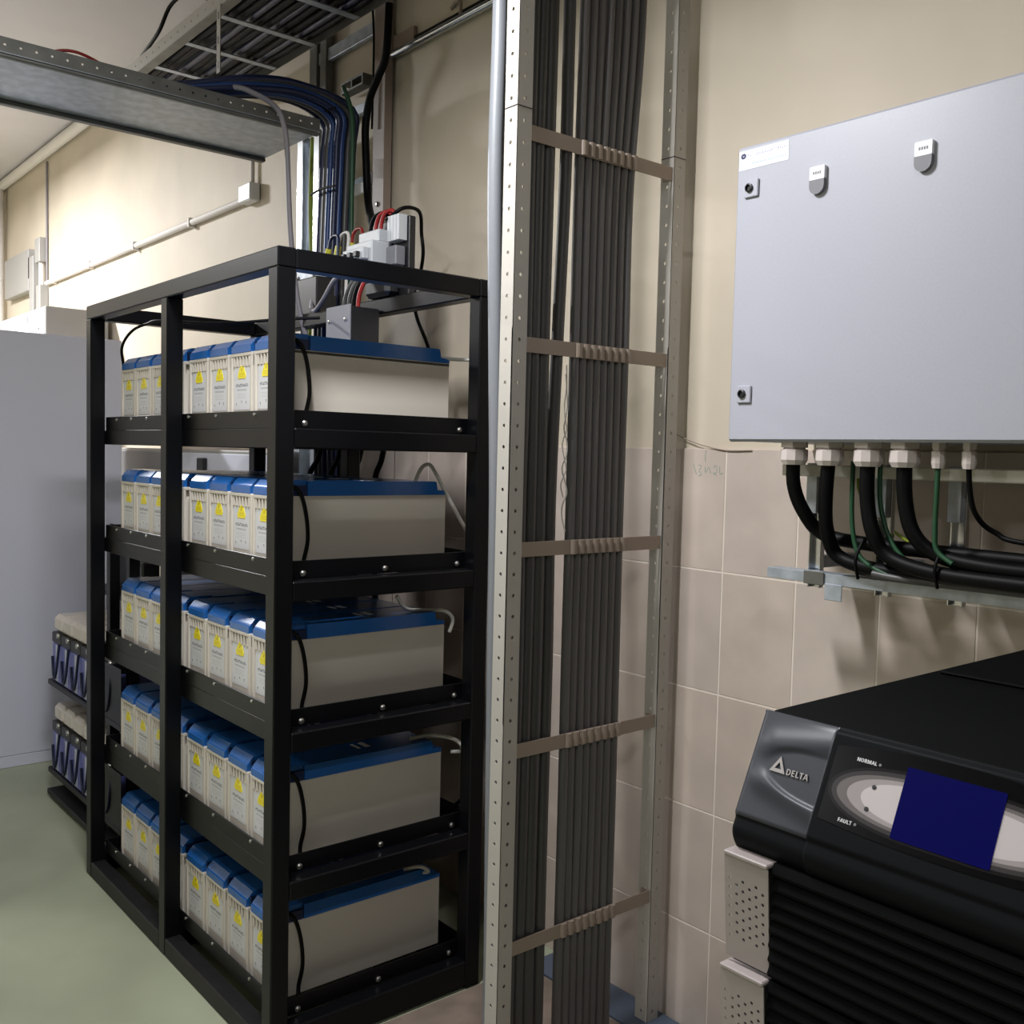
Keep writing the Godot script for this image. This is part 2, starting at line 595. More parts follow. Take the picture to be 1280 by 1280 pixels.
# black welded battery rack
func build_rack() -> void:
	var t := thing("battery_rack", "tall black steel battery rack with five open shelves", "rack", Vector3(-2.67, 0, -1.30))
	var o := -t.position
	var bs := m("black_steel")
	var xs := [[-3.335, -3.290], [-2.692, -2.648], [-2.053, -2.0076]]
	var zs := [[-1.045, -1.0], [-1.601, -1.556]]
	for zz in zs:
		for xx in xs:
			box_part("post", Vector3(xx[0], 0.0, zz[0]) + o, Vector3(xx[1], 1.80, zz[1]) + o, bs, t, 0.003)
	for zz in zs:
		box_part("top_rail", Vector3(-3.335, 1.799, zz[0]) + o, Vector3(-2.0076, 1.843, zz[1]) + o, bs, t, 0.003)
	for xx in xs:
		if xx[0] == -2.692: continue
		box_part("top_cross_rail", Vector3(xx[0], 1.7985, -1.556) + o, Vector3(xx[1], 1.8425, -1.045) + o, bs, t, 0.003)
	var scm := new_st()
	lathe(scm, Vector3.ZERO, Vector3(1, 0, 0), [Vector2(0.0075, 0), Vector2(0.0075, 0.003), Vector2(0.004, 0.006), Vector2(0, 0.006)], 8)
	var screw_x := scm.commit()
	scm = new_st()
	lathe(scm, Vector3.ZERO, Vector3(0, 0, 1), [Vector2(0.0045, 0), Vector2(0.0045, 0.002), Vector2(0.0025, 0.004), Vector2(0, 0.004)], 8)
	var screw_z := scm.commit()
	for k in 5:
		var yt := 1.450 - 0.3435 * k
		var yb := yt - 0.045
		if k == 4: yb = 0.008
		for i in 2:
			for zz in zs:
				var front: bool = zz[1] == -1.0
				if front and k == 4:
					box_part("front_rail", Vector3(xs[i][1], 0.0, -1.0455) + o, Vector3(xs[i + 1][0], 0.05, -1.0005) + o, m("black_steel_dusty"), t, 0.003)
					continue
				var z0: float = -1.090 if front else zz[0] + 0.0005
				box_part("front_rail" if front else "rear_rail", Vector3(xs[i][1], yb, z0) + o, Vector3(xs[i + 1][0], yt, -1.0455 if front else zz[1] - 0.0005) + o, bs, t, 0.001)
		for xx in xs:
			box_part("side_rail", Vector3(xx[0] + 0.0005, yb, -1.556) + o, Vector3(xx[1] - 0.0005, yt, -1.0455) + o, bs, t, 0.003)
		# tray of angle iron lying on the rails, bolted
		var st := new_st()
		bx(st, Vector3(-3.285, yt, -1.0495) + o, Vector3(-2.054, yt + 0.042, -1.0455) + o, 0.0008)
		bx(st, Vector3(-3.285, yt, -1.585) + o, Vector3(-2.054, yt + 0.042, -1.581) + o, 0.001)
		bx(st, Vector3(-2.058, yt, -1.581) + o, Vector3(-2.054, yt + 0.042, -1.052) + o, 0.001)
		bx(st, Vector3(-3.285, yt, -1.581) + o, Vector3(-3.281, yt + 0.042, -1.052) + o, 0.001)
		for zz in [[-1.092, -1.052], [-1.34, -1.27], [-1.581, -1.541]]:
			bx(st, Vector3(-3.281, yt, zz[0]) + o, Vector3(-2.058, yt + 0.004, zz[1]) + o, 0.001)
		for xx in [-3.28, -2.70, -2.11]:
			bx(st, Vector3(xx, yt, -1.541) + o, Vector3(xx + 0.05, yt + 0.0036, -1.092) + o, 0.001)
		var tray := obj("shelf_tray", st, bs, t)
		for z in [-1.093, -1.315, -1.533]:
			if k == 0 and z == -1.315: continue
			var b := obj("bolt", screw_x, m("screw"), tray)
			b.position = Vector3(-2.054, yt + 0.012, z) + o
		for x in [-3.18, -3.05, -2.92, -2.61, -2.43, -2.21]:
			var b := obj("bolt", screw_z, m("screw"), tray)
			b.position = Vector3(x, yt + 0.033, -1.0455) + o

# one front-terminal battery, its base centre front at the origin
func make_battery() -> Node3D:
	var t := Node3D.new()
	var w := 0.0615
	var st := new_st()
	prism(st, PackedVector2Array([Vector2(-0.006, 0.0), Vector2(-0.004, 0.002), Vector2(-0.004, 0.149), Vector2(-0.022, 0.149), Vector2(-0.022, 0.181), Vector2(-0.488, 0.181), Vector2(-0.488, 0.002), Vector2(-0.486, 0.0)]), Vector3.ZERO, Vector3(0, 0, 1), Vector3.UP, Vector3.RIGHT, -w, w)
	bx(st, Vector3(-w, 0.172, -0.490), Vector3(w, 0.182, 0.0), 0.002)          # rim under the lid
	bx(st, Vector3(-w, 0.0, -0.006), Vector3(-w + 0.012, 0.174, 0.0), 0.002)   # corner pillars of the front
	bx(st, Vector3(w - 0.012, 0.0, -0.006), Vector3(w, 0.174, 0.0), 0.002)
	obj("case", st, m("battery_case"), t)
	st = new_st()
	for i in 6:
		var x := -0.0425 + i * 0.017
		bx(st, Vector3(x - 0.0038, 0.148, -0.022), Vector3(x + 0.0038, 0.173, -0.001), 0.001)
	obj("vent_ribs", st, m("battery_case"), t)
	st = new_st()
	quad(st, Vector3(-0.046, 0.042, -0.0034), Vector3(0.046, 0.042, -0.0034), Vector3(0.046, 0.146, -0.0034), Vector3(-0.046, 0.146, -0.0034), Vector3(0, 0, 1))
	obj("printed_label", st, m("battery_label"), t)
	st = new_st()
	prism(st, PackedVector2Array([Vector2(-0.020, 0.119), Vector2(0.020, 0.119), Vector2(0.023, 0.127), Vector2(0.012, 0.145), Vector2(0.006, 0.151), Vector2(-0.006, 0.151), Vector2(-0.012, 0.145), Vector2(-0.023, 0.127)]), Vector3.ZERO, Vector3.RIGHT, Vector3.UP, Vector3(0, 0, 1), -0.004, -0.0026)
	obj("warning_sticker", st, m("battery_sticker"), t)
	# lid: long flat part and a front terminal cover
	st = new_st()
	prism(st, PackedVector2Array([Vector2(-0.085, 0.182), Vector2(-0.490, 0.182), Vector2(-0.490, 0.192), Vector2(-0.463, 0.195), Vector2(-0.460, 0.214), Vector2(-0.456, 0.217), Vector2(-0.085, 0.217)]), Vector3.ZERO, Vector3(0, 0, 1), Vector3.UP, Vector3.RIGHT, -w + 0.001, w - 0.001)
	obj("lid", st, m("battery_blue"), t)
	st = new_st()
	prism(st, PackedVector2Array([Vector2(0.0, 0.182), Vector2(-0.083, 0.182), Vector2(-0.083, 0.2195), Vector2(-0.026, 0.2195), Vector2(-0.018, 0.2175), Vector2(-0.006, 0.2045), Vector2(-0.0035, 0.2015), Vector2(-0.0035, 0.1995), Vector2(0.0, 0.1985)]), Vector3.ZERO, Vector3(0, 0, 1), Vector3.UP, Vector3.RIGHT, -w + 0.007, w - 0.007)
	obj("terminal_cover", st, m("battery_blue"), t)
	st = new_st()
	bx(st, Vector3(-w + 0.001, 0.182, -0.083), Vector3(-w + 0.0068, 0.207, -0.010), 0.001)
	obj("cover_clip", st, m("battery_navy"), t)
	st = new_st()
	bx(st, Vector3(w - 0.0068, 0.182, -0.083), Vector3(w - 0.001, 0.207, -0.010), 0.001)
	obj("cover_clip", st, m("battery_navy"), t)
	st = new_st()
	bx(st, Vector3(-0.03, 0.217, -0.30), Vector3(0.012, 0.2176, -0.285), 0.0)
	bx(st, Vector3(-0.03, 0.217, -0.27), Vector3(0.012, 0.2176, -0.262), 0.0)
	obj("lid_label", st, m("plate_white"), t)
	return t

func build_batteries() -> void:
	var shelf := ["top", "second", "third", "fourth", "bottom"]
	var nth := ["nearest the cable ladder", "second from the cable ladder", "third from the cable ladder", "fourth from the cable ladder", "fourth from the grey cabinet", "third from the grey cabinet", "second from the grey cabinet", "nearest the grey cabinet"]
	var left := [-2.252, -2.385, -2.519, -2.648, -2.801, -2.929, -3.057, -3.185]
	var proto := make_battery()
	for k in 5:
		for i in 8:
			var b := proto.duplicate()
			b.name = numbered("battery")
			add_child(b)
			b.position = Vector3(left[i] + 0.064, 1.4545 - 0.3435 * k, -1.058 - rng.randf() * 0.004)
			b.rotation.y = (rng.randf() - 0.5) * 0.006
			tag(b, "blue-lidded white battery %s, on the black rack's %s shelf" % [nth[i], shelf[k]], "battery", "blue-lidded batteries on the rack's %s shelf" % shelf[k])
	proto.free()

# upright cable ladder of perforated angle with five flat rungs, and its cables
func build_cable_ladder() -> void:
	var t := thing("cable_ladder", "upright cable ladder of perforated pale steel angles with flat rungs", "cable ladder", Vector3(-1.62, 0, -1.58))
	var o := -t.position
	var pitch := 0.0447
	for post in [-1.325, -1.807]:
		var st := new_st()
		perforated(st, Vector3(-1.64, 0, post) + o, Vector3(1, 0, 0), Vector3(0, 1, 0), 0.04, CEIL, 0.002, 1, pitch, 0.0042, 0.008, 0.01, CEIL, false)
		perforated(st, Vector3(-1.6, 0, post) + o, Vector3(0, 0, -1), Vector3(0, 1, 0), 0.04, CEIL, 0.002, 1, pitch, 0.0042, 0.008, 0.01, CEIL, false)
		obj("perforated_post", st, m("painted_angle"), t)
	# splice lines: short plates behind the joint of two lengths
	for post in [[-1.325, 2.115], [-1.807, 2.11]]:
		box_part("splice_joint", Vector3(-1.6405, post[1], post[0] - 0.0405) + o, Vector3(-1.5995, post[1] + 0.0022, post[0] + 0.0005) + o, m("keyhole"), t, 0.0)
	for y in [2.521, 2.086, 1.650, 1.217, 0.782, 0.345]:
		var st := new_st()
		bx(st, Vector3(-1.6065, y - 0.032, -1.806) + o, Vector3(-1.6035, y, -1.33) + o, 0.0005)
		bx(st, Vector3(-1.632, y - 0.030, -1.8068) + o, Vector3(-1.604, y - 0.002, -1.8045) + o, 0.0005)
		var rung := obj("rung", st, m("strap"), t)
		var ht := new_st()
		lathe(ht, Vector3(-1.618, y - 0.016, -1.8045) + o, Vector3(0, 0, 1), [Vector2(0.008, 0), Vector2(0.008, 0.006), Vector2(0, 0.006)], 6, true)
		obj("bolt", ht, m("keyhole"), rung)
		for i in 8:        # saddle over each thin cable
			var z := -1.519 - i * 0.0225
			var sd := new_st()
			prism(sd, PackedVector2Array([Vector2(-0.0085, 0), Vector2(0.0085, 0), Vector2(0.007, 0.004), Vector2(0.003, 0.0062), Vector2(-0.003, 0.0062), Vector2(-0.007, 0.004)]), Vector3(-1.6036, y - 0.0315, z) + o, Vector3(0, 0, -1), Vector3(1, 0, 0), Vector3(0, 1, 0), 0.0, 0.031)
			obj("saddle", sd, m("strap"), rung)
	# cables held by the ladder
	var heights := [-0.02, 0.3, 0.6, 0.95, 1.3, 1.65, 2.0, 2.35, 2.7, CEIL]
	for i in 8:
		var pts := []
		for y in heights:
			var bulge: float = 0.010 * (1.0 + i * 0.45) * clampf((y - 2.05) / 0.4, 0.0, 1.0)
			pts.append(Vector3(-1.6185 + rng.randf_range(-0.0015, 0.0015), y, -1.519 - i * 0.0225 - bulge * 0.7 + rng.randf_range(-0.0012, 0.0012)))
		var st := new_st()
		tube(st, pts, 0.0112, 10, 4)
		tag(obj("thin_cable", st, m("cable_dark")), "thin dark grey cable, number %s from the wall in the flat bundle on the ladder" % ["eight", "seven", "six", "five", "four", "three", "two", "one"][i], "cable", "flat bundle of eight cables on the ladder")
	var thick := [[-1.380, -1.378, 0.0128, "first"], [-1.405, -1.402, 0.0128, "second"], [-1.434, -1.431, 0.0165, "third"], [-1.482, -1.463, 0.0135, "fourth"]]
	for c in thick:
		var pts := []
		for y in heights:
			var f: float = smoothstep(1.3, 2.2, y)
			pts.append(Vector3(-1.607 - c[2] - 0.0012, y, lerpf(c[1], c[0], f) + rng.randf_range(-0.0025, 0.0025)))
		var st := new_st()
		tube(st, pts, c[2], 12, 4)
		tag(obj("thick_cable", st, m("cable_darker")), "thick black cable, %s from the ladder's room-side post" % c[3], "cable", "thick cables on the ladder")
	var gp := []
	var gz := [-1.375, -1.375, -1.37, -1.365, -1.362, -1.358, -1.352, -1.356, -1.350, -1.350]
	for i in heights.size():
		gp.append(Vector3(-1.683 - 0.018 * smoothstep(1.2, 2.0, heights[i]), heights[i], gz[i]))
	var gs := new_st()
	tube(gs, gp, 0.0175, 14, 5)
	tag(obj("grey_cable", gs, m("cable_grey")), "thick pale grey cable running upright outside the perforated post", "cable")
	# white string hanging between the cables
	var sp := []
	for i in 14:
		var y := 1.60 - i * 0.028
		sp.append(Vector3(-1.612 + 0.004 * sin(i * 2.1), y, -1.494 + 0.005 * sin(i * 1.7 + 0.5)))
	var s := new_st()
	tube(s, sp, 0.0016, 6, 3)
	var sp2 := []
	for i in 10:
		sp2.append(Vector3(-1.611 + 0.004 * cos(i * 1.9), 1.58 - i * 0.03, -1.490 + 0.005 * cos(i * 2.3)))
	tube(s, sp2, 0.0014, 6, 3)
	tag(obj("tie_string", s, m("cable_white")), "white twisted string hanging between the ladder's cables", "string")

# grey enclosure on the wall with glands, supports and cables underneath
func build_wall_cabinet() -> void:
	var zf := -1.61
	var t := thing("wall_cabinet", "large pale grey steel enclosure mounted high on the wall", "cabinet", Vector3(-0.86, 1.4385, -1.745))
	var o := -t.position
	box_part("body", Vector3(-1.248, 1.4395, ZW + 0.003) + o, Vector3(-0.462, 2.0115, zf - 0.022) + o, m("cabinet_grey"), t, 0.004)
	var st := new_st()
	bx(st, Vector3(-1.262, 1.4385, zf - 0.020) + o, Vector3(-0.45, 2.014, zf) + o, 0.005)
	var door := obj("door", st, m("cabinet_grey"), t)
	for y in [1.929, 1.531]:
		var lk := new_st()
		bx(lk, Vector3(-1.2385, y - 0.017, zf) + o, Vector3(-1.2065, y + 0.017, zf + 0.005) + o, 0.0015)
		var p := obj("lock_plate", lk, m("cabinet_grey"), door)
		lk = new_st()
		lathe(lk, Vector3(-1.226, y + 0.001, zf + 0.005) + o, Vector3(0, 0, 1), [Vector2(0.0085, 0), Vector2(0.0085, 0.004), Vector2(0.006, 0.005), Vector2(0.006, 0.001), Vector2(0, 0.001)], 12)
		obj("lock_core", lk, m("keyhole"), door)
	for x in [-1.074, -0.871]:
		var hn := new_st()
		prism(hn, rect_poly(-0.0155, 0.0, 0.0155, 0.024, 0.002), Vector3(x, 1.9165, zf) + o, Vector3.RIGHT, Vector3.UP, Vector3(0, 0, 1), 0.0, 0.008)
		obj("name_tag", hn, m("plate_white"), door)
		hn = new_st()
		var pl := PackedVector2Array([Vector2(0.0155, 0.0), Vector2(-0.0155, 0.0)])
		for k in 11:
			var a := PI + PI * k / 10
			pl.append(Vector2(0.0155 * cos(a), -0.011 + 0.0155 * sin(a)))
		prism(hn, pl, Vector3(x, 1.9165, zf) + o, Vector3.RIGHT, Vector3.UP, Vector3(0, 0, 1), 0.0, 0.0085)
		obj("tag_holder", hn, m("plate_grey"), door)
		hn = new_st()
		for k in 4: bx(hn, Vector3(x - 0.008 + k * 0.0045, 1.926, zf + 0.008) + o, Vector3(x - 0.005 + k * 0.0045, 1.931, zf + 0.0083) + o)
		obj("tag_print", hn, m("plate_grey"), door)
	st = new_st()
	quad(st, Vector3(-1.256, 1.968, zf + 0.0006) + o, Vector3(-1.142, 1.968, zf + 0.0006) + o, Vector3(-1.142, 2.005, zf + 0.0006) + o, Vector3(-1.256, 2.005, zf + 0.0006) + o, Vector3(0, 0, 1))
	obj("company_sticker", st, m("nameplate"), t)
	# glands screwed into the underside
	for g in [[-1.130, 0.027], [-1.053, 0.027], [-0.974, 0.027], [-0.904, 0.027], [-0.843, 0.012], [-0.790, 0.012]]:
		var gs := new_st()
		var r: float = g[1]
		var at := Vector3(g[0], 1.4385, -1.648) + o
		lathe(gs, at, Vector3(0, -1, 0), [Vector2(r, -0.0005), Vector2(r, 0.010), Vector2(r * 0.82, 0.010), Vector2(r * 0.82, 0.013)], 6, true)
		lathe(gs, at, Vector3(0, -1, 0), [Vector2(r * 0.82, 0.013), Vector2(r * 0.97, 0.014), Vector2(r * 0.97, 0.034), Vector2(r * 0.78, 0.043), Vector2(r * 0.52, 0.043), Vector2(r * 0.52, 0.03)], 10, true)
		obj("cable_gland", gs, m("gland"), t)
	# supports on the wall
	var s := thing("support_frame", "galvanised strut frame on the tiles below the grey enclosure", "bracket", Vector3(-0.85, 1.16, -1.80))
	var so := -s.position
	box_part("upper_rail", Vector3(-1.19, 1.3735, -1.725) + so, Vector3(-0.40, 1.396, -1.695) + so, m("rail_white"), s, 0.002)
	for x in [-1.140, -0.992, -0.850]:
		var v := new_st()
		bx(v, Vector3(x - 0.014, 1.150, -1.758) + so, Vector3(x + 0.014, 1.372, -1.756) + so, 0.0005)
		bx(v, Vector3(x - 0.014, 1.150, -1.756) + so, Vector3(x - 0.011, 1.372, -1.744) + so, 0.0005)
		bx(v, Vector3(x + 0.011, 1.150, -1.756) + so, Vector3(x + 0.014, 1.372, -1.744) + so, 0.0005)
		obj("upright_channel", v, m("shiny_zinc"), s)
		box_part("stand_off", Vector3(x - 0.012, 1.30, -1.7435) + so, Vector3(x + 0.012, 1.3995, -1.7255) + so, m("galvanised"), s, 0.001)
		box_part("wall_foot", Vector3(x - 0.012, 1.19, ZW + 0.001) + so, Vector3(x + 0.012, 1.215, -1.7585) + so, m("galvanised"), s, 0.001)
	var rl := new_st()
	bx(rl, Vector3(-1.218, 1.166, -1.741) + so, Vector3(-0.40, 1.186, -1.739) + so, 0.0005)
	bx(rl, Vector3(-1.218, 1.1845, -1.7385) + so, Vector3(-0.40, 1.1865, -1.700) + so, 0.0005)
	bx(rl, Vector3(-1.218, 1.166, -1.700) + so, Vector3(-0.40, 1.1865, -1.698) + so, 0.0005)
	obj("lower_rail", rl, m("galvanised"), s)
	box_part("rail_coupling", Vector3(-1.130, 1.163, -1.6975) + so, Vector3(-1.085, 1.189, -1.694) + so, m("galvanised_dull"), s, 0.001)
	box_part("hanging_plate", Vector3(-1.083, 1.136, -1.6975) + so, Vector3(-1.045, 1.168, -1.695) + so, m("galvanised"), s, 0.001)
	# cables out of the glands, sweeping away to the right along the rail
	var cb := m("cable_black")
	var runs := [
		[-1.172, 0.0135, [Vector3(-1.130, 1.43, -1.648), Vector3(-1.134, 1.36, -1.655), Vector3(-1.122, 1.305, -1.675), Vector3(-1.095, 1.262, -1.705), Vector3(-1.00, 1.250, -1.71), Vector3(-0.85, 1.246, -1.715), Vector3(-0.40, 1.240, -1.72)], "leftmost", "thick black cable from the gland at the enclosure's corner by the ladder"],
		[-1.096, 0.0135, [Vector3(-1.053, 1.43, -1.648), Vector3(-1.060, 1.34, -1.652), Vector3(-1.060, 1.275, -1.66), Vector3(-1.05, 1.225, -1.685), Vector3(-0.97, 1.207, -1.685), Vector3(-0.80, 1.203, -1.69), Vector3(-0.40, 1.203, -1.69)], "", "thick black cable from the second gland off the ladder side"],
		[-1.010, 0.0135, [Vector3(-0.974, 1.43, -1.648), Vector3(-0.974, 1.34, -1.650), Vector3(-0.960, 1.275, -1.652), Vector3(-0.935, 1.235, -1.665), Vector3(-0.85, 1.215, -1.66), Vector3(-0.70, 1.21, -1.66), Vector3(-0.40, 1.21, -1.66)], "", "thick black cable from the third gland off the ladder side"],
		[-0.940, 0.0135, [Vector3(-0.904, 1.43, -1.648), Vector3(-0.902, 1.345, -1.650), Vector3(-0.885, 1.28, -1.655), Vector3(-0.845, 1.245, -1.67), Vector3(-0.75, 1.232, -1.67), Vector3(-0.60, 1.230, -1.68), Vector3(-0.40, 1.230, -1.69)], "", "thick black cable from the fourth gland off the ladder side"],
		[-0.822, 0.0045, [Vector3(-0.790, 1.43, -1.648), Vector3(-0.791, 1.37, -1.655), Vector3(-0.785, 1.32, -1.67), Vector3(-0.765, 1.29, -1.70), Vector3(-0.70, 1.275, -1.70), Vector3(-0.40, 1.272, -1.70)], "", "slim black cable from the small gland farthest from the ladder"]]
	for r in runs:
		tag(wire("gland_cable", r[2], r[1], cb, self, 12, 8), r[4], "cable", "black cables under the enclosure")
	for r in [[[-1.02, 1.405], [-1.018, 1.30], [-1.005, 1.24], [-0.98, 1.215], [-0.94, 1.200]], [[-0.965, 1.40], [-0.962, 1.33], [-0.94, 1.265], [-0.90, 1.225], [-0.84, 1.205]], [[-0.843, 1.43], [-0.843, 1.36], [-0.843, 1.29], [-0.838, 1.255], [-0.81, 1.235]]]:
		var pts := []
		for q in r: pts.append(Vector3(q[0], q[1], -1.648 if r[0][0] > -0.9 else -1.675))
		tag(wire("earth_wire", pts, 0.0045, m("cable_green"), self, 8, 6), ["thin green wire beside the third gland's cable", "thin green wire beside the fourth gland's cable", "thin green wire hanging straight from the small gland"][used.get("earth_wire", -1) if used.get("earth_wire", 0) < 3 else 0], "wire", "green wires under the enclosure")
	tag(wire("olive_wire", [Vector3(-1.085, 1.395, -1.80), Vector3(-1.08, 1.345, -1.80), Vector3(-1.05, 1.305, -1.80), Vector3(-1.01, 1.28, -1.79), Vector3(-0.96, 1.262, -1.76), Vector3(-0.92, 1.25, -1.74)], 0.003, m("cable_earth"), self), "thin olive wire curving behind the enclosure's black cables", "wire")
	for i in 4:       # loose run of cables lying on the rail
		tag(wire("rail_cable", [Vector3(-1.03 + i * 0.02, 1.196 + 0.004 * (i % 2), -1.722 + i * 0.016), Vector3(-0.90, 1.1955, -1.725 + i * 0.016), Vector3(-0.65, 1.1955, -1.727 + i * 0.016), Vector3(-0.40, 1.1955, -1.727 + i * 0.016)], 0.0075, m("cable_darker"), self), "slim dark cable lying along the strut rail under the enclosure", "cable", "slim cables lying on the strut rail")
	for x in [-0.985, -0.835]:
		wire("cable_tie", [Vector3(x, 1.19, -1.65) + so, Vector3(x - 0.002, 1.225, -1.642) + so, Vector3(x, 1.258, -1.66) + so], 0.003, m("cable_black"), s, 6, 4)

# the big black cabinet with display
func build_ups() -> void:
	var x0 := -0.72
	var W := 0.50
	var t := thing("power_cabinet", "black floor-standing power supply cabinet with blue display and silver side strips", "power supply", Vector3(x0 + W / 2, 0, -1.40))
	var o := -t.position
	box_part("body", Vector3(x0 + 0.004, 0.03, -1.83) + o, Vector3(x0 + W - 0.004, 1.07, -1.02) + o, m("ups_black"), t, 0.006)
	box_part("front_frame", Vector3(x0 + 0.004, 0.03, -1.019) + o, Vector3(x0 + W - 0.004, 0.95, -0.975) + o, m("ups_black"), t, 0.004)
	box_part("plinth", Vector3(x0 + 0.03, 0.0, -1.80) + o, Vector3(x0 + W - 0.03, 0.03, -1.0) + o, m("ups_hollow"), t, 0.002)
	# top cover with a raised border and a shallow step behind
	var st := new_st()
	bx(st, Vector3(x0, 1.0705, -1.835) + o, Vector3(x0 + W, 1.098, -1.012) + o, 0.008)
	obj("top_cover", st, m("ups_top"), t)
	st = new_st()
	bx(st, Vector3(x0 + 0.02, 1.0985, -1.81) + o, Vector3(x0 + W - 0.02, 1.103, -1.40) + o, 0.002)
	obj("top_panel", st, m("ups_top"), t)
	# fascia: a sloped, sculpted surface. u across, v down the slope
	var A := Vector3(x0, 1.100, -1.008) + o
	var sd := (Vector3(0, 0.958, -0.940) - Vector3(0, 1.10, -1.008))
	var L := sd.length()
	sd /= L
	var n := sd.cross(Vector3.RIGHT).normalized()
	if n.z < 0: n = -n
	var NU := 240
	var NV := 90
	var relief := func(u: float, v: float) -> float:
		var e: float = minf(u, W - u)
		var q := v / L
		var h := 0.0
		if e < 0.103:                      # end modules with two swelling ridges and a badge hollow
			var r1 := 0.27 - 0.13 * (e / 0.103)
			var damp := smoothstep(0.0, 0.03, e)
			h += 0.0048 * exp(-pow((q - r1) / 0.10, 2)) * damp
			var r2 := 0.50 + 0.14 * pow(e / 0.103, 1.2)
			h += 0.0050 * exp(-pow((q - r2) / 0.085, 2)) * damp
			var b := pow(maxf(0.0, 0.105 - e) / 0.082, 2.4) + pow(absf(q - (0.40 + 0.9 * (e - 0.05) * 0.6)) / 0.20, 2.4)
			if b < 1.0: h = lerpf(h, 0.0012, smoothstep(1.0, 0.62, b))
			h -= 0.004 * smoothstep(0.80, 0.84, q)
		else:
			h = 0.0055 - 0.004 * smoothstep(0.80, 0.84, q)
		h *= smoothstep(0.0, 0.05, q)
		h -= 0.010 * pow(maxf(0.0, (q - 0.90) / 0.10), 2)
		h -= 0.006 * pow(maxf(0.0, 1.0 - e / 0.008), 2)
		return h
	var grid := []
	for j in NV + 1:
		var row := []
		for i in NU + 1:
			var u := W * i / NU
			var v := L * 1.04 * j / NV
			row.append(A + Vector3.RIGHT * u + sd * v + n * float(relief.call(u, v)))
		grid.append(row)
	var nrm := []
	for j in NV + 1:
		var row := []
		for i in NU + 1:
			var du: Vector3 = grid[j][mini(i + 1, NU)] - grid[j][maxi(i - 1, 0)]
			var dv: Vector3 = grid[mini(j + 1, NV)][i] - grid[maxi(j - 1, 0)][i]
			var k := dv.cross(du).normalized()
			row.append(k if k.dot(n) > 0 else -k)
		nrm.append(row)
	var mid_st := new_st()
	var end_a := new_st()
	var low := new_st()
	for j in NV:
		for i in NU:
			var e: float = minf((i + 0.5) * W / NU, W - (i + 0.5) * W / NU)
			var tgt := mid_st if e > 0.1035 else end_a
			if (j + 0.5) / NV * 1.04 > 0.82: tgt = low
			tri(tgt, grid[j][i], grid[j][i + 1], grid[j + 1][i + 1], nrm[j][i], nrm[j][i + 1], nrm[j + 1][i + 1])
			tri(tgt, grid[j][i], grid[j + 1][i + 1], grid[j + 1][i], nrm[j][i], nrm[j + 1][i + 1], nrm[j + 1][i])
	# close the fascia back to the body
	for j in NV:
		for side in [0, NU]:
			var a: Vector3 = grid[j][side]
			var b: Vector3 = grid[j + 1][side]
			var c := Vector3(b.x, b.y, (Vector3(0, 0, -1.012) + o).z)
			var d := Vector3(a.x, a.y, (Vector3(0, 0, -1.012) + o).z)
			quad(end_a, a, b, c, d, Vector3(-1 if side == 0 else 1, 0, 0))
	for i in NU:
		var a: Vector3 = grid[NV][i]
		var b: Vector3 = grid[NV][i + 1]
		var zz := (Vector3(0, 0, -0.985) + o).z
		quad(low, a, b, Vector3(b.x, b.y - 0.004, zz), Vector3(a.x, a.y - 0.004, zz), Vector3(0, -1, 0))
	obj("fascia_centre", mid_st, m("ups_black"), t)
	var fe := obj("fascia_end", end_a, m("ups_slate"), t)
	obj("fascia_skirt", low, m("ups_black"), t)
	# badge: triangle mark and the name in letters
	var bo := A + n * 0.0018
	st = new_st()
	var up := -sd
	var tp := bo + Vector3.RIGHT * 0.0445 + sd * 0.0605
	var outer := PackedVector2Array([Vector2(0, 0.0105), Vector2(-0.0105, -0.0085), Vector2(0.0105, -0.0085)])
	for i in 3:
		var p: Vector2 = outer[i]
		var q: Vector2 = outer[(i + 1) % 3]
		prism(st, PackedVector2Array([p, q, q * 0.42 + Vector2(0, -0.0008), p * 0.42 + Vector2(0, -0.0008)]), tp, Vector3.RIGHT, up, n, 0.0, 0.0016)
	obj("triangle_mark", st, m("logo_silver"), fe)
	put_text("DELTA", 0.0074, tp + Vector3.RIGHT * 0.0262 + sd * 0.0050, n, up, 0.0016, m("logo_silver"), fe, "name_lettering", true)
	# control panel window: slightly bowed printed plate, screen, words
	var pn := new_st()
	var po := A + n * 0.0062
	var N := 24
	for i in N:
		var ua := lerpf(0.1115, W - 0.1115, float(i) / N)
		var ub := lerpf(0.1115, W - 0.1115, float(i + 1) / N)
		var bow := func(u: float) -> Vector2:
			var k := 1.0 - pow(absf(u - W / 2) / (W / 2 - 0.1115), 2)
			return Vector2(0.0205 - 0.0115 * k, 0.1035 + 0.0065 * k)
		var va: Vector2 = bow.call(ua)
		var vb: Vector2 = bow.call(ub)
		var P := [po + Vector3.RIGHT * ua + sd * va.y, po + Vector3.RIGHT * ub + sd * vb.y, po + Vector3.RIGHT * ub + sd * vb.x, po + Vector3.RIGHT * ua + sd * va.x]
		var f := func(u: float, v: float) -> Vector2: return Vector2((u - 0.1115) / (W - 0.223), (v - 0.009) / 0.101)
		tri(pn, P[0], P[1], P[2], n, n, n, f.call(ua, va.y), f.call(ub, vb.y), f.call(ub, vb.x))
		tri(pn, P[0], P[2], P[3], n, n, n, f.call(ua, va.y), f.call(ub, vb.x), f.call(ua, va.x))
	var panel := obj("control_panel", pn, m("ups_panel"), t)
	st = new_st()
	prism(st, rect_poly(0.1962, -0.1002, 0.2994, -0.0238, 0.002), po, Vector3.RIGHT, up, n, 0.0, 0.0008)
	obj("display_screen", st, m("lcd_screen"), panel)
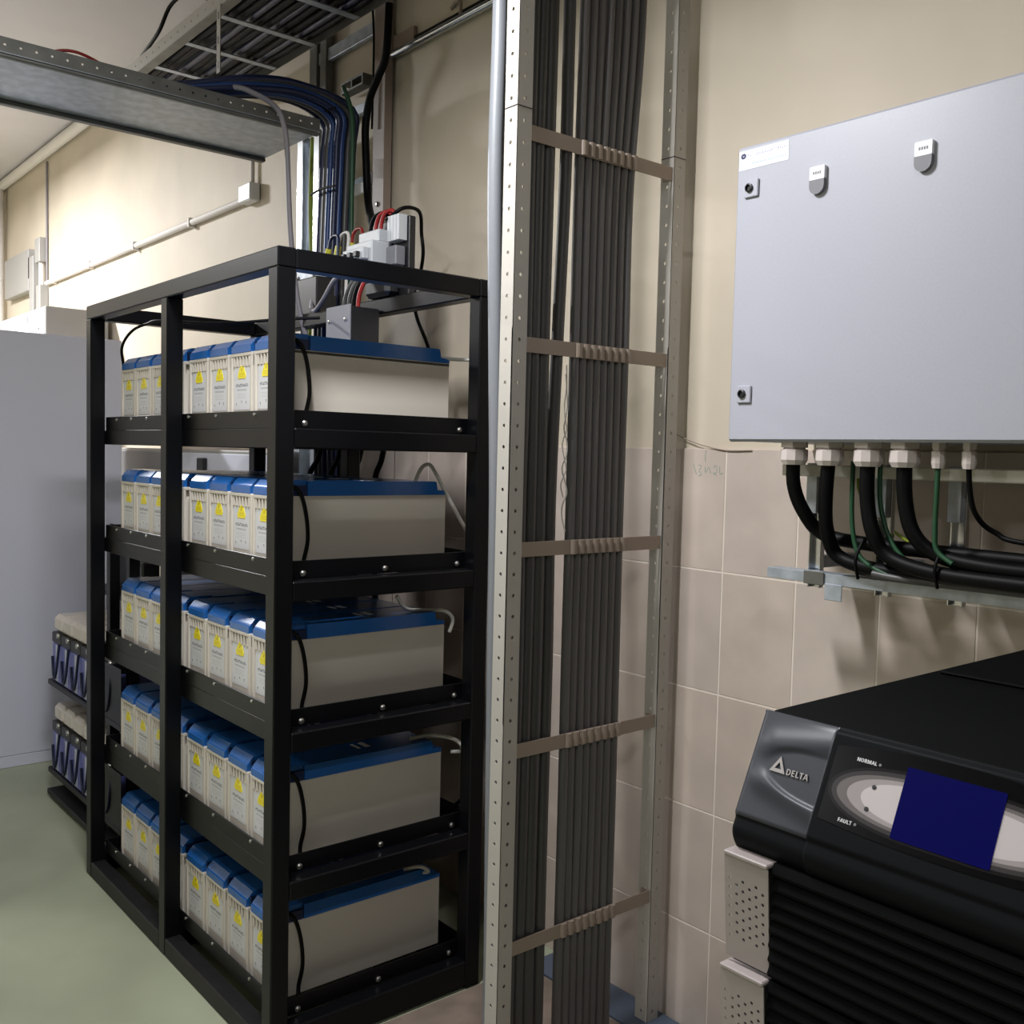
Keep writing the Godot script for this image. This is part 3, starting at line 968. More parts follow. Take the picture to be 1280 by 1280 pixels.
	put_text("NORMAL", 0.0042, po + Vector3.RIGHT * 0.150 + sd * 0.0298, n, up, 0.0003, m("print_white"), panel, "printed_word", true)
	put_text("FAULT", 0.0042, po + Vector3.RIGHT * 0.1435 + sd * 0.0985, n, up, 0.0003, m("print_white"), panel, "printed_word", true)
	for q in [[0.1655, 0.0300], [0.156, 0.0985]]:
		st = new_st()
		lathe(st, po + Vector3.RIGHT * q[0] + sd * q[1], n, [Vector2(0.0016, 0), Vector2(0.0016, 0.0005), Vector2(0, 0.0007)], 10)
		obj("indicator_lens", st, m("plate_grey"), panel)
	for q in [[0.1655, 0.0545], [0.1635, 0.0790]]:
		st = new_st()
		lathe(st, po + Vector3.RIGHT * q[0] + sd * q[1], n, [Vector2(0.0026, 0), Vector2(0.0026, 0.0005), Vector2(0, 0.0007)], 10)
		obj("indicator_lens", st, m("keyhole"), panel)
	# front modules below: silver perforated strips at both sides, louvres between
	var slat := new_st()
	prism(slat, PackedVector2Array([Vector2(-0.006, 0.0), Vector2(0.0, 0.002), Vector2(0.0015, 0.006), Vector2(-0.004, 0.0155), Vector2(-0.016, 0.0155), Vector2(-0.018, 0.0)]), Vector3.ZERO, Vector3(0, 0, 1), Vector3.UP, Vector3.RIGHT, 0.0, W - 0.126)
	var slat_mesh := slat.commit()
	var strip := new_st()
	var sv := Vector3(0, 0.125, 0.010)
	perforated(strip, Vector3(0, 0, -0.010), Vector3(1, 0, 0), sv.normalized(), 0.0615, sv.length(), 0.0015, 6, 0.0118, 0.0021, 0.003, 0.022, 0.108, true)
	var strip_mesh := strip.commit()
	for k in 7:
		var y1 := 0.944 - k * 0.137
		var y0 := y1 - 0.133
		if y0 < 0.03: y0 = 0.03
		for side in 2:
			var xs := x0 + (0.0 if side == 0 else W - 0.0615)
			if y1 - y0 > 0.12:
				var p := obj("perforated_strip", strip_mesh, m("ups_silver"), t)
				p.position = Vector3(xs, y0, -0.941) + o
				box_part("strip_ledge", Vector3(xs, y0 + 0.1255, -0.960) + o, Vector3(xs + 0.0615, y0 + 0.131, -0.9385) + o, m("ups_silver"), p, 0.0015).position = -p.position
		for s in 8:
			var y := y1 - 0.0165 - s * 0.0168
			if y < 0.04: continue
			var b := obj("louvre", slat_mesh, m("ups_grille"), t)
			b.position = Vector3(x0 + 0.063, y, -0.946) + o
	box_part("grille_back", Vector3(x0 + 0.001, 0.03, -0.974) + o, Vector3(x0 + W - 0.001, 0.944, -0.965) + o, m("ups_hollow"), t, 0.0)

func put_text(txt: String, size: float, at: Vector3, n: Vector3, up: Vector3, depth: float, mm: Material, parent: Node, called: String, bold := false) -> void:
	var tm := TextMesh.new()
	var f := SystemFont.new()
	f.font_names = PackedStringArray(["Droid Sans"])
	if bold: f.font_weight = 700
	tm.font = f
	tm.text = txt
	tm.font_size = 32
	tm.pixel_size = size / 32.0 * 1.35
	tm.depth = depth
	var o := obj(called, tm, mm, parent)
	o.transform = Transform3D(Basis(up.cross(n).normalized(), up, n), at + n * depth / 2.0)

# overhead trays, wall ladder, conduits and the cables that drop from them
func build_overhead() -> void:
	var g := m("galvanised_dull")
	# covered tray running out from the wall over the rack
	var t := thing("cable_tray", "solid galvanised cable tray crossing overhead from the wall into the room", "cable tray", Vector3(-3.21, 2.45, -0.2))
	var o := -t.position
	var st := new_st()
	bx(st, Vector3(-3.42, 2.450, -1.64) + o, Vector3(-3.0, 2.452, 1.9) + o, 0.0)
	obj("tray_floor", st, m("galvanised"), t)
	st = new_st()
	perforated(st, Vector3(-3.0, 2.452, 1.9) + o, Vector3(0, 0, -1), Vector3(0, 1, 0), 3.54, 0.04, 0.0015, 88, 0.012, 0.0035, 0.01, 0.014, 0.03, false)
	obj("side_flange", st, g, t)
	st = new_st()
	bx(st, Vector3(-3.42, 2.4525, -1.64) + o, Vector3(-3.418, 2.492, 1.9) + o, 0.0)
	obj("side_flange", st, g, t)
	box_part("folded_lip", Vector3(-3.018, 2.4385, -1.64) + o, Vector3(-3.0, 2.4495, 1.9) + o, g, t, 0.003)
	box_part("folded_lip", Vector3(-3.425, 2.436, -1.64) + o, Vector3(-3.395, 2.4495, 1.9) + o, g, t, 0.003)
	for z in [-0.62, 0.6]:
		box_part("splice_plate", Vector3(-3.395, 2.4465, z) + o, Vector3(-3.02, 2.4495, z + 0.34) + o, m("galvanised"), t, 0.001)
	tag(wire("red_wire", [Vector3(-3.02, 2.485, -0.80), Vector3(-3.01, 2.502, -0.85), Vector3(-3.01, 2.502, -0.90), Vector3(-3.03, 2.487, -0.98)], 0.0045, m("cable_red"), self), "red wire end lying on the solid tray's edge", "wire")
	# second tray along the wall, seen from below
	t = thing("cable_tray", "ladder-type cable tray full of dark cables along the wall near the ceiling", "cable tray", Vector3(-2.4, 2.85, -1.57))
	o = -t.position
	st = new_st()
	perforated(st, Vector3(-4.35, 2.85, -1.385) + o, Vector3(1, 0, 0), Vector3(0, 1, 0), 4.3, 0.05, 0.002, 70, 0.014, 0.004, 0.01, 0.018, 0.04, false)
	obj("side_rail", st, m("painted_angle"), t)
	box_part("bottom_flange", Vector3(-4.35, 2.846, -1.42) + o, Vector3(-0.05, 2.8495, -1.385) + o, m("galvanised_dull"), t, 0.001)
	box_part("side_rail", Vector3(-4.35, 2.846, -1.77) + o, Vector3(-0.05, 2.90, -1.768) + o, g, t, 0.0)
	var x := -4.2
	while x < -0.1:
		box_part("rung", Vector3(x, 2.8475, -1.768) + o, Vector3(x + 0.03, 2.852, -1.42) + o, m("galvanised"), t, 0.001)
		x += 0.30
	box_part("hanger_strap", Vector3(-3.232, 2.635, -1.3845) + o, Vector3(-3.204, 2.855, -1.382) + o, m("painted_angle"), t, 0.001)
	st = new_st()
	for y in [2.66, 2.74, 2.82]:
		bx(st, Vector3(-3.221, y - 0.012, -1.382) + o, Vector3(-3.215, y + 0.012, -1.3815) + o)
	obj("slot", st, m("keyhole"), t)
	for i in 11:
		var z := -1.43 - i * 0.031
		var pts := []
		for k in 8:
			pts.append(Vector3(-4.3 + k * 0.61, 2.868 + rng.randf_range(0.0, 0.012), z + rng.randf_range(-0.006, 0.006)))
		tag(wire("tray_cable", pts, 0.014, m("cable_black") if i % 3 else m("cable_blue"), self, 8, 4), "dark cable lying lengthwise in the ladder-type tray near the ceiling", "cable", "cables in the ladder-type tray")
	for i in 9:
		var z := -1.45 - i * 0.034
		var pts := []
		for k in 8:
			pts.append(Vector3(-4.3 + k * 0.61, 2.894 + rng.randf_range(0.0, 0.015), z + rng.randf_range(-0.012, 0.012)))
		tag(wire("tray_cable", pts, 0.013, m("cable_darker"), self, 8, 4), "dark cable lying lengthwise in the ladder-type tray near the ceiling", "cable", "cables in the ladder-type tray")
	tag(wire("loose_cable", [Vector3(-4.0, 2.905, -1.40), Vector3(-3.75, 2.925, -1.38), Vector3(-3.62, 2.985, -1.38), Vector3(-3.45, 2.99, -1.40), Vector3(-3.35, 2.93, -1.42), Vector3(-2.9, 2.935, -1.41), Vector3(-2.4, 2.93, -1.42)], 0.007, m("cable_black"), self), "thin black cable looping above the ladder-type tray's edge", "cable")
	# wall ladder behind the rack: two stiles and rungs
	t = thing("wall_ladder", "upright galvanised cable ladder fixed to the wall behind the rack", "cable ladder", Vector3(-3.17, 1.2, -1.86))
	o = -t.position
	st = new_st()
	bx(st, Vector3(-2.995, 2.16, -1.872) + o, Vector3(-2.993, CEIL - 0.01, -1.842) + o, 0.0)
	bx(st, Vector3(-2.993, 2.16, -1.8445) + o, Vector3(-2.926, CEIL - 0.01, -1.842) + o, 0.0)
	bx(st, Vector3(-2.928, 2.16, -1.872) + o, Vector3(-2.926, CEIL - 0.01, -1.8445) + o, 0.0)
	obj("stile", st, m("strap"), t)
	for y in [2.19, 2.245]:
		st = new_st()
		lathe(st, Vector3(-2.96, y, -1.842) + o, Vector3(0, 0, 1), [Vector2(0.009, 0), Vector2(0.009, 0.003), Vector2(0.004, 0.006), Vector2(0, 0.006)], 10)
		obj("bolt", st, m("screw"), t)
	st = new_st()
	bx(st, Vector3(-3.455, 1.0, -1.872) + o, Vector3(-3.40, CEIL - 0.01, -1.842) + o, 0.002)
	bx(st, Vector3(-3.375, 2.5, -1.872) + o, Vector3(-3.33, CEIL - 0.01, -1.842) + o, 0.002)
	obj("stile", st, m("galvanised_dull"), t)
	for y in [[2.853, 0.045], [2.60, 0.035], [2.345, 0.04]]:
		box_part("rung", Vector3(-3.40 if y[0] > 2.4 else -3.20, y[0] - y[1] / 2, -1.868) + o, Vector3(-2.9945, y[0] + y[1] / 2, -1.850) + o, m("galvanised"), t, 0.002)
	box_part("white_clamp", Vector3(-3.117, 2.30, -1.8495) + o, Vector3(-3.05, 2.337, -1.838) + o, m("plate_white"), t, 0.002)
	box_part("white_clamp", Vector3(-3.03, 2.325, -1.8495) + o, Vector3(-3.0, 2.362, -1.838) + o, m("plate_white"), t, 0.002)
	st = new_st()
	for q in [[-3.20, 2.700, -3.05, 2.708], [-3.20, 2.668, -3.05, 2.676], [-3.058, 2.676, -3.05, 2.70], [-3.13, 2.676, -3.122, 2.70]]:
		bx(st, Vector3(q[0], q[1], -1.868) + o, Vector3(q[2], q[3], -1.83) + o, 0.001)
	obj("loop_bracket", st, m("galvanised_dull"), t)
	# open channel with polished edges behind the rack
	t = thing("wall_channel", "shiny open metal channel standing behind the rack beside the blue cables", "cable channel", Vector3(-3.3, 0.0, -1.78))
	o = -t.position
	st = new_st()
	bx(st, Vector3(-3.385, 0.0, -1.800) + o, Vector3(-3.225, 2.54, -1.798) + o, 0.0)
	obj("back", st, m("galvanised"), t)
	for q in [[-3.385, -3.345], [-3.262, -3.225]]:
		var e := new_st()
		bx(e, Vector3(q[0], 0.0, -1.797) + o, Vector3(q[0] + 0.002, 2.54, -1.762) + o, 0.0)
		bx(e, Vector3(q[1] - 0.002, 0.0, -1.797) + o, Vector3(q[1], 2.54, -1.762) + o, 0.0)
		bx(e, Vector3(q[0], 0.0, -1.762) + o, Vector3(q[1], 2.54, -1.760) + o, 0.0005)
		obj("polished_edge", e, m("shiny_zinc"), t)
	tag(wire("earth_cable", [Vector3(-3.30, 2.53, -1.775), Vector3(-3.305, 2.3, -1.772), Vector3(-3.298, 2.1, -1.775), Vector3(-3.295, 1.85, -1.772), Vector3(-3.30, 1.7, -1.78)], 0.008, m("cable_earth"), self), "yellow-green cable inside the shiny open channel", "cable")
	# blue cables: out of the tray, over its edge and down behind the rack
	for i in 16:
		var a := i % 4
		var b := i / 4
		var x1 := -3.072 + a * 0.030
		var dz := b * 0.022
		var lift := b * 0.009 + a * 0.003
		var pts := [Vector3(-3.30 + a * 0.06 + b * 0.015, 2.471, -0.7), Vector3(-3.20 + a * 0.045, 2.473 + lift * 0.3, -1.10), Vector3(-3.07 + a * 0.02, 2.522 + lift, -1.38), Vector3(-3.06 + a * 0.022, 2.545 + lift, -1.56), Vector3(x1 + 0.003, 2.505 + lift, -1.685 - dz), Vector3(x1, 2.40, -1.69 - dz), Vector3(x1, 2.1, -1.68 - dz), Vector3(x1 - 0.004, 1.75, -1.675 - dz), Vector3(x1 + 0.004, 1.2, -1.68 - dz), Vector3(x1, 0.05, -1.68 - dz)]
		var jit := Vector3(rng.randf_range(-0.004, 0.004), rng.randf_range(-0.004, 0.004), rng.randf_range(-0.003, 0.003))
		for k in pts.size(): pts[k] += jit
		tag(wire("blue_cable", pts, 0.011, [m("cable_blue"), m("cable_blue"), m("cable_blue_light"), m("cable_darker")][(i * 7 + b) % 4], self, 8, 5), ["dark blue cable bending from the solid tray down behind the rack", "dark blue cable bending from the solid tray down behind the rack", "lighter blue cable bending from the solid tray down behind the rack", "dark grey cable among the blue ones bending down behind the rack"][(i * 7 + b) % 4], "cable", "bundle of blue cables dropping behind the rack")
	tag(wire("green_cable", [Vector3(-2.955, 2.60, -1.70), Vector3(-2.93, 2.50, -1.72), Vector3(-2.925, 2.3, -1.72), Vector3(-2.925, 2.0, -1.72), Vector3(-2.93, 1.6, -1.72)], 0.008, m("cable_green"), self), "green cable at the edge of the blue bundle", "cable")
	for y in [2.52, 2.27]:
		tag(wire("bundle_tie", [Vector3(-3.10, y, -1.664), Vector3(-3.02, y + 0.004, -1.660), Vector3(-2.94, y, -1.664)], 0.004, m("cable_black"), self, 6, 4), "black cable tie round the blue bundle %s" % ("at the bend" if y > 2.4 else "above the rack"), "cable tie", "ties on the blue bundle")
	tag(wire("grey_drop_cable", [Vector3(-3.15, 2.50, -1.15), Vector3(-3.02, 2.525, -1.33), Vector3(-2.975, 2.509, -1.40), Vector3(-2.972, 2.482, -1.47), Vector3(-2.972, 2.438, -1.495), Vector3(-2.972, 2.378, -1.507), Vector3(-2.972, 2.279, -1.513), Vector3(-2.965, 2.10, -1.52), Vector3(-2.955, 1.90, -1.54), Vector3(-2.95, 1.78, -1.57), Vector3(-2.95, 1.60, -1.63)], 0.0085, m("cable_pale"), self), "pale grey cable leaving the solid tray and dropping behind the rack", "cable")
	tag(wire("black_drop_cable", [Vector3(-2.84, 2.86, -1.80), Vector3(-2.856, 2.70, -1.80), Vector3(-2.90, 2.645, -1.80), Vector3(-2.952, 2.585, -1.80), Vector3(-2.977, 2.50, -1.80), Vector3(-2.970, 2.386, -1.80), Vector3(-2.946, 2.249, -1.795), Vector3(-2.80, 2.15, -1.72), Vector3(-2.585, 2.05, -1.60)], 0.013, m("cable_black"), self, 10, 6), "thick black cable bowing down the wall ladder to the switchgear", "cable")
	tag(wire("thin_drop_cable", [Vector3(-2.99, 2.99, -1.835), Vector3(-3.0, 2.92, -1.835), Vector3(-2.985, 2.85, -1.83), Vector3(-2.98, 2.75, -1.83), Vector3(-2.985, 2.5, -1.83)], 0.004, m("cable_black"), self), "thin dark cable hanging along the wall ladder's stile", "cable")
	# conduits on the wall
	t = thing("conduit", "painted conduit crossing the wall with a white junction box", "conduit", Vector3(-5.6, 2.46, ZW))
	o = -t.position
	wire("pipe", [Vector3(-7.06, 2.457, ZW + 0.012) + o, Vector3(-4.03, 2.460, ZW + 0.012) + o], 0.015, m("pale_paint"), t, 10, 1)
	box_part("junction_box", Vector3(-4.06, 2.438, ZW - 0.004) + o, Vector3(-3.945, 2.512, ZW + 0.045) + o, m("plate_white"), t, 0.006)
	wire("riser", [Vector3(-3.99, 2.512, ZW + 0.012) + o, Vector3(-3.99, 2.70, ZW + 0.012) + o], 0.009, m("pale_paint"), t, 8, 1)
	x = -6.9
	while x < -4.3:
		box_part("saddle_clip", Vector3(x, 2.436, ZW - 0.004) + o, Vector3(x + 0.02, 2.480, ZW + 0.030) + o, m("pale_paint"), t, 0.003)
		x += 0.75
	t = thing("conduit", "shiny steel conduit running right from the wall ladder", "conduit", Vector3(-1.6, 2.735, ZW))
	o = -t.position
	wire("pipe", [Vector3(-2.93, 2.735, ZW + 0.016) + o, Vector3(0.4, 2.735, ZW + 0.016) + o], 0.013, m("shiny_zinc"), t, 10, 1)
	wire("thin_pipe", [Vector3(-2.93, 2.762, ZW + 0.004) + o, Vector3(0.4, 2.762, ZW + 0.004) + o], 0.005, m("cable_black"), t, 8, 1)
	box_part("end_box", Vector3(-2.925, 2.735, ZW - 0.004) + o, Vector3(-2.80, 2.80, ZW + 0.010) + o, m("strap"), t, 0.002)
	wire("clip_wire", [Vector3(-2.60, 2.79, ZW + 0.004) + o, Vector3(-2.56, 2.80, ZW + 0.01) + o, Vector3(-2.53, 2.78, ZW + 0.02) + o, Vector3(-2.53, 2.745, ZW + 0.02) + o], 0.006, m("strap"), t)

# switchgear and loose wiring on top of the rack
func build_rack_top_gear() -> void:
	var t := thing("switch_panel", "black mounting plate with breakers standing on the rack's rear top rail", "switchgear", Vector3(-2.48, 1.75, -1.60))
	var o := -t.position
	box_part("mounting_plate", Vector3(-2.60, 1.845, -1.612) + o, Vector3(-2.385, 2.070, -1.590) + o, m("breaker_dark"), t, 0.002)
	var st := new_st()
	bx(st, Vector3(-2.610, 1.935, -1.590) + o, Vector3(-2.470, 2.005, -1.520) + o, 0.003)
	bx(st, Vector3(-2.585, 2.004, -1.590) + o, Vector3(-2.475, 2.040, -1.545) + o, 0.003)
	bx(st, Vector3(-2.600, 1.95, -1.521) + o, Vector3(-2.485, 1.985, -1.500) + o, 0.003)
	obj("breaker_body", st, m("breaker_grey"), t)
	for i in 3:
		box_part("breaker_lever", Vector3(-2.585 + i * 0.034, 1.957, -1.4995) + o, Vector3(-2.568 + i * 0.034, 1.972, -1.486) + o, m("breaker_dark"), t, 0.001)
	for i in 4:
		box_part("terminal_block", Vector3(-2.455 + i * 0.016, 2.0, -1.589) + o, Vector3(-2.442 + i * 0.016, 2.072, -1.560) + o, m("breaker_grey"), t, 0.001)
	box_part("contactor", Vector3(-2.452, 1.93, -1.589) + o, Vector3(-2.40, 1.985, -1.555) + o, m("plate_grey"), t, 0.003)
	for i in 3:
		wire("lead", [Vector3(-2.56 + i * 0.028, 2.035, -1.57) + o, Vector3(-2.555 + i * 0.028, 2.065, -1.57) + o, Vector3(-2.535 + i * 0.026, 2.088, -1.572) + o, Vector3(-2.50 + i * 0.022, 2.092, -1.58) + o, Vector3(-2.465 + i * 0.018, 2.06, -1.585) + o], 0.006, [m("cable_black"), m("cable_red"), m("cable_red")][i], t)
	box_part("lower_gear", Vector3(-2.545, 1.846, -1.5895) + o, Vector3(-2.42, 1.90, -1.54) + o, m("breaker_dark"), t, 0.012)
	tag(wire("black_loop_wire", [Vector3(-2.46, 2.060, -1.56), Vector3(-2.42, 2.095, -1.59), Vector3(-2.44, 2.10, -1.66), Vector3(-2.485, 2.05, -1.70), Vector3(-2.475, 1.99, -1.70), Vector3(-2.49, 1.93, -1.70), Vector3(-2.505, 1.87, -1.69), Vector3(-2.485, 1.80, -1.69), Vector3(-2.42, 1.70, -1.69), Vector3(-2.36, 1.58, -1.66)], 0.0055, m("cable_black"), self), "thin black wire arching from the switch plate down behind the rack", "wire")
	# steel box with a grey plate hanging from the rear rail
	t = thing("fuse_box", "black open box with scratched grey front plate hung on the rack's rear rail", "fuse box", Vector3(-2.68, 1.73, -1.57))
	o = -t.position
	box_part("case", Vector3(-2.607, 1.705, -1.555) + o, Vector3(-2.478, 1.812, -1.46) + o, m("breaker_dark"), t, 0.003)
	box_part("front_plate", Vector3(-2.611, 1.700, -1.4595) + o, Vector3(-2.474, 1.817, -1.455) + o, m("plate_grey"), t, 0.004)
	for x in [-2.59, -2.50]:
		st = new_st()
		lathe(st, Vector3(x, 1.775, -1.455) + o, Vector3(0, 0, 1), [Vector2(0.006, 0), Vector2(0.005, 0.003), Vector2(0, 0.004)], 8)
		obj("screw", st, m("screw"), t)
	for i in 4:
		tag(wire("gear_lead", [Vector3(-2.585 + i * 0.026, 1.812, -1.50), Vector3(-2.580 + i * 0.026, 1.845, -1.50), Vector3(-2.565 + i * 0.026, 1.88, -1.505), Vector3(-2.55 + i * 0.024, 1.92, -1.525), Vector3(-2.545 + i * 0.022, 1.945, -1.545)], 0.006, [m("cable_darker"), m("cable_darker"), m("cable_black"), m("cable_red")][i], self), ["dark lead rising from the fuse box's outer corner", "dark lead second from the fuse box's outer corner", "black lead from the fuse box beside the red one", "red lead from the fuse box to the breakers"][i], "wire", "leads between fuse box and breakers")
	tag(wire("grey_loop_cable", [Vector3(-2.93, 1.93, -1.60), Vector3(-2.93, 1.87, -1.58), Vector3(-2.87, 1.845, -1.56), Vector3(-2.78, 1.87, -1.54), Vector3(-2.70, 1.915, -1.53), Vector3(-2.64, 1.93, -1.53)], 0.008, m("cable_pale"), self), "grey cable looping above the fuse box", "cable")
	# cross bracket behind, with black socket boxes
	t = thing("cross_bracket", "grey slotted cross bracket carrying a black box behind the rack top", "bracket", Vector3(-3.14, 1.9, -1.70))
	o = -t.position
	box_part("bar", Vector3(-3.30, 1.965, -1.648) + o, Vector3(-2.95, 2.012, -1.640) + o, m("galvanised"), t, 0.001)
	box_part("black_box", Vector3(-3.06, 1.83, -1.655) + o, Vector3(-2.90, 1.964, -1.58) + o, m("breaker_dark"), t, 0.004)
	for x in [-3.25, -3.14, -3.03]:
		st = new_st()
		lathe(st, Vector3(x, 1.99, -1.640) + o, Vector3(0, 0, 1), [Vector2(0.007, 0), Vector2(0.006, 0.004), Vector2(0, 0.005)], 8)
		obj("bolt", st, m("screw"), t)
	# lead ends with yellow sleeves above the rail
	var ends := [[-2.90, 2.055, "cable_blue", "short blue lead with a yellow-green sleeve above the rack"], [-2.838, 2.055, "cable_white", "white lead with a yellow sleeve looping above the rack"], [-2.757, 2.055, "cable_red", "red lead with a yellow sleeve looping above the rack"]]
	for i in 3:
		var q: Array = ends[i]
		var e := thing("lead_end", q[3], "wire", Vector3(q[0], 2.03, -1.62), "sleeved lead ends on the rack top")
		var s := new_st()
		tube(s, [Vector3(-0.008, -0.015, 0), Vector3(0.006, 0.022, 0)], 0.010, 8, 1)
		obj("sleeve", s, m("tag_yellow"), e)
		wire("lead", [Vector3(0.006, 0.022, 0), Vector3(0.018, 0.05, 0), Vector3(0.05, 0.058, 0), Vector3(0.085, 0.04, 0.01), Vector3(0.095, -0.03, 0.02), Vector3(0.09, -0.14, 0.02)], 0.005, m(q[2]), e)
	# cables hanging inside the rack: one at the front corner of each shelf, pale hoses at the rear
	var nm := ["top", "second", "third", "fourth", "bottom"]
	for k in 5:
		var y := 1.4545 - 0.3435 * k
		tag(wire("jumper_cable", [Vector3(-2.14, y + 0.21, -1.10), Vector3(-2.118, y + 0.19, -1.118), Vector3(-2.110, y + 0.14, -1.130), Vector3(-2.108, y + 0.08, -1.134), Vector3(-2.110, y + 0.03, -1.125), Vector3(-2.10, y + 0.006, -1.12)], 0.005, m("cable_black"), self), "black jumper cable hanging at the end battery on the rack's %s shelf" % nm[k], "cable", "jumper cables at the end batteries")
	var hoses := [[[-2.14, 1.652, -1.52], [-2.12, 1.648, -1.56], [-2.06, 1.645, -1.60], [-2.03, 1.640, -1.62]], [[-2.15, 1.315, -1.46], [-2.14, 1.36, -1.475], [-2.14, 1.372, -1.50], [-2.13, 1.35, -1.515], [-2.13, 1.29, -1.555], [-2.11, 1.24, -1.575], [-2.09, 1.185, -1.60]], [[-2.16, 1.03, -1.42], [-2.16, 0.995, -1.45], [-2.15, 0.988, -1.50], [-2.13, 0.985, -1.55], [-2.11, 0.965, -1.565], [-2.11, 0.93, -1.555]], [[-2.16, 0.645, -1.47], [-2.14, 0.650, -1.53], [-2.10, 0.640, -1.575], [-2.08, 0.615, -1.585], [-2.10, 0.61, -1.56]], [[-2.15, 0.300, -1.45], [-2.13, 0.305, -1.49], [-2.12, 0.29, -1.51], [-2.14, 0.285, -1.49]]]
	for k in 5:
		var pts := []
		for q in hoses[k]: pts.append(Vector3(q[0], q[1], q[2]))
		tag(wire("white_hose", pts, 0.005, m("cable_white"), self), "white hose end curling behind the end battery on the rack's %s shelf" % nm[k], "hose", "white hoses behind the batteries")
	tag(wire("arched_cable", [Vector3(-3.255, 1.50, -1.12), Vector3(-3.255, 1.66, -1.09), Vector3(-3.25, 1.72, -1.085), Vector3(-3.20, 1.765, -1.10), Vector3(-3.12, 1.782, -1.12), Vector3(-3.05, 1.785, -1.13), Vector3(-2.85, 1.768, -1.20), Vector3(-2.75, 1.766, -1.25), Vector3(-2.68, 1.78, -1.35), Vector3(-2.62, 1.788, -1.44)], 0.0045, m("cable_black"), self), "thin black cable arching over the top shelf beside its end battery", "cable")
	tag(wire("rear_cable", [Vector3(-2.05, 0.80, -1.62), Vector3(-2.04, 0.66, -1.615), Vector3(-2.06, 0.52, -1.60), Vector3(-2.12, 0.44, -1.57)], 0.005, m("cable_black"), self), "thin black cable behind the rack's rear post", "cable")
	for i in 4:
		tag(wire("rear_lead", [Vector3(-2.95 + i * 0.13, 1.62, -1.64), Vector3(-2.98 + i * 0.13, 1.40, -1.645), Vector3(-3.06 + i * 0.14, 1.28, -1.645), Vector3(-3.04 + i * 0.14, 0.9, -1.645), Vector3(-3.03 + i * 0.14, 0.3, -1.645)], 0.009, m("cable_black"), self), "black lead hanging behind the rack's shelves", "cable", "black leads behind the shelves")

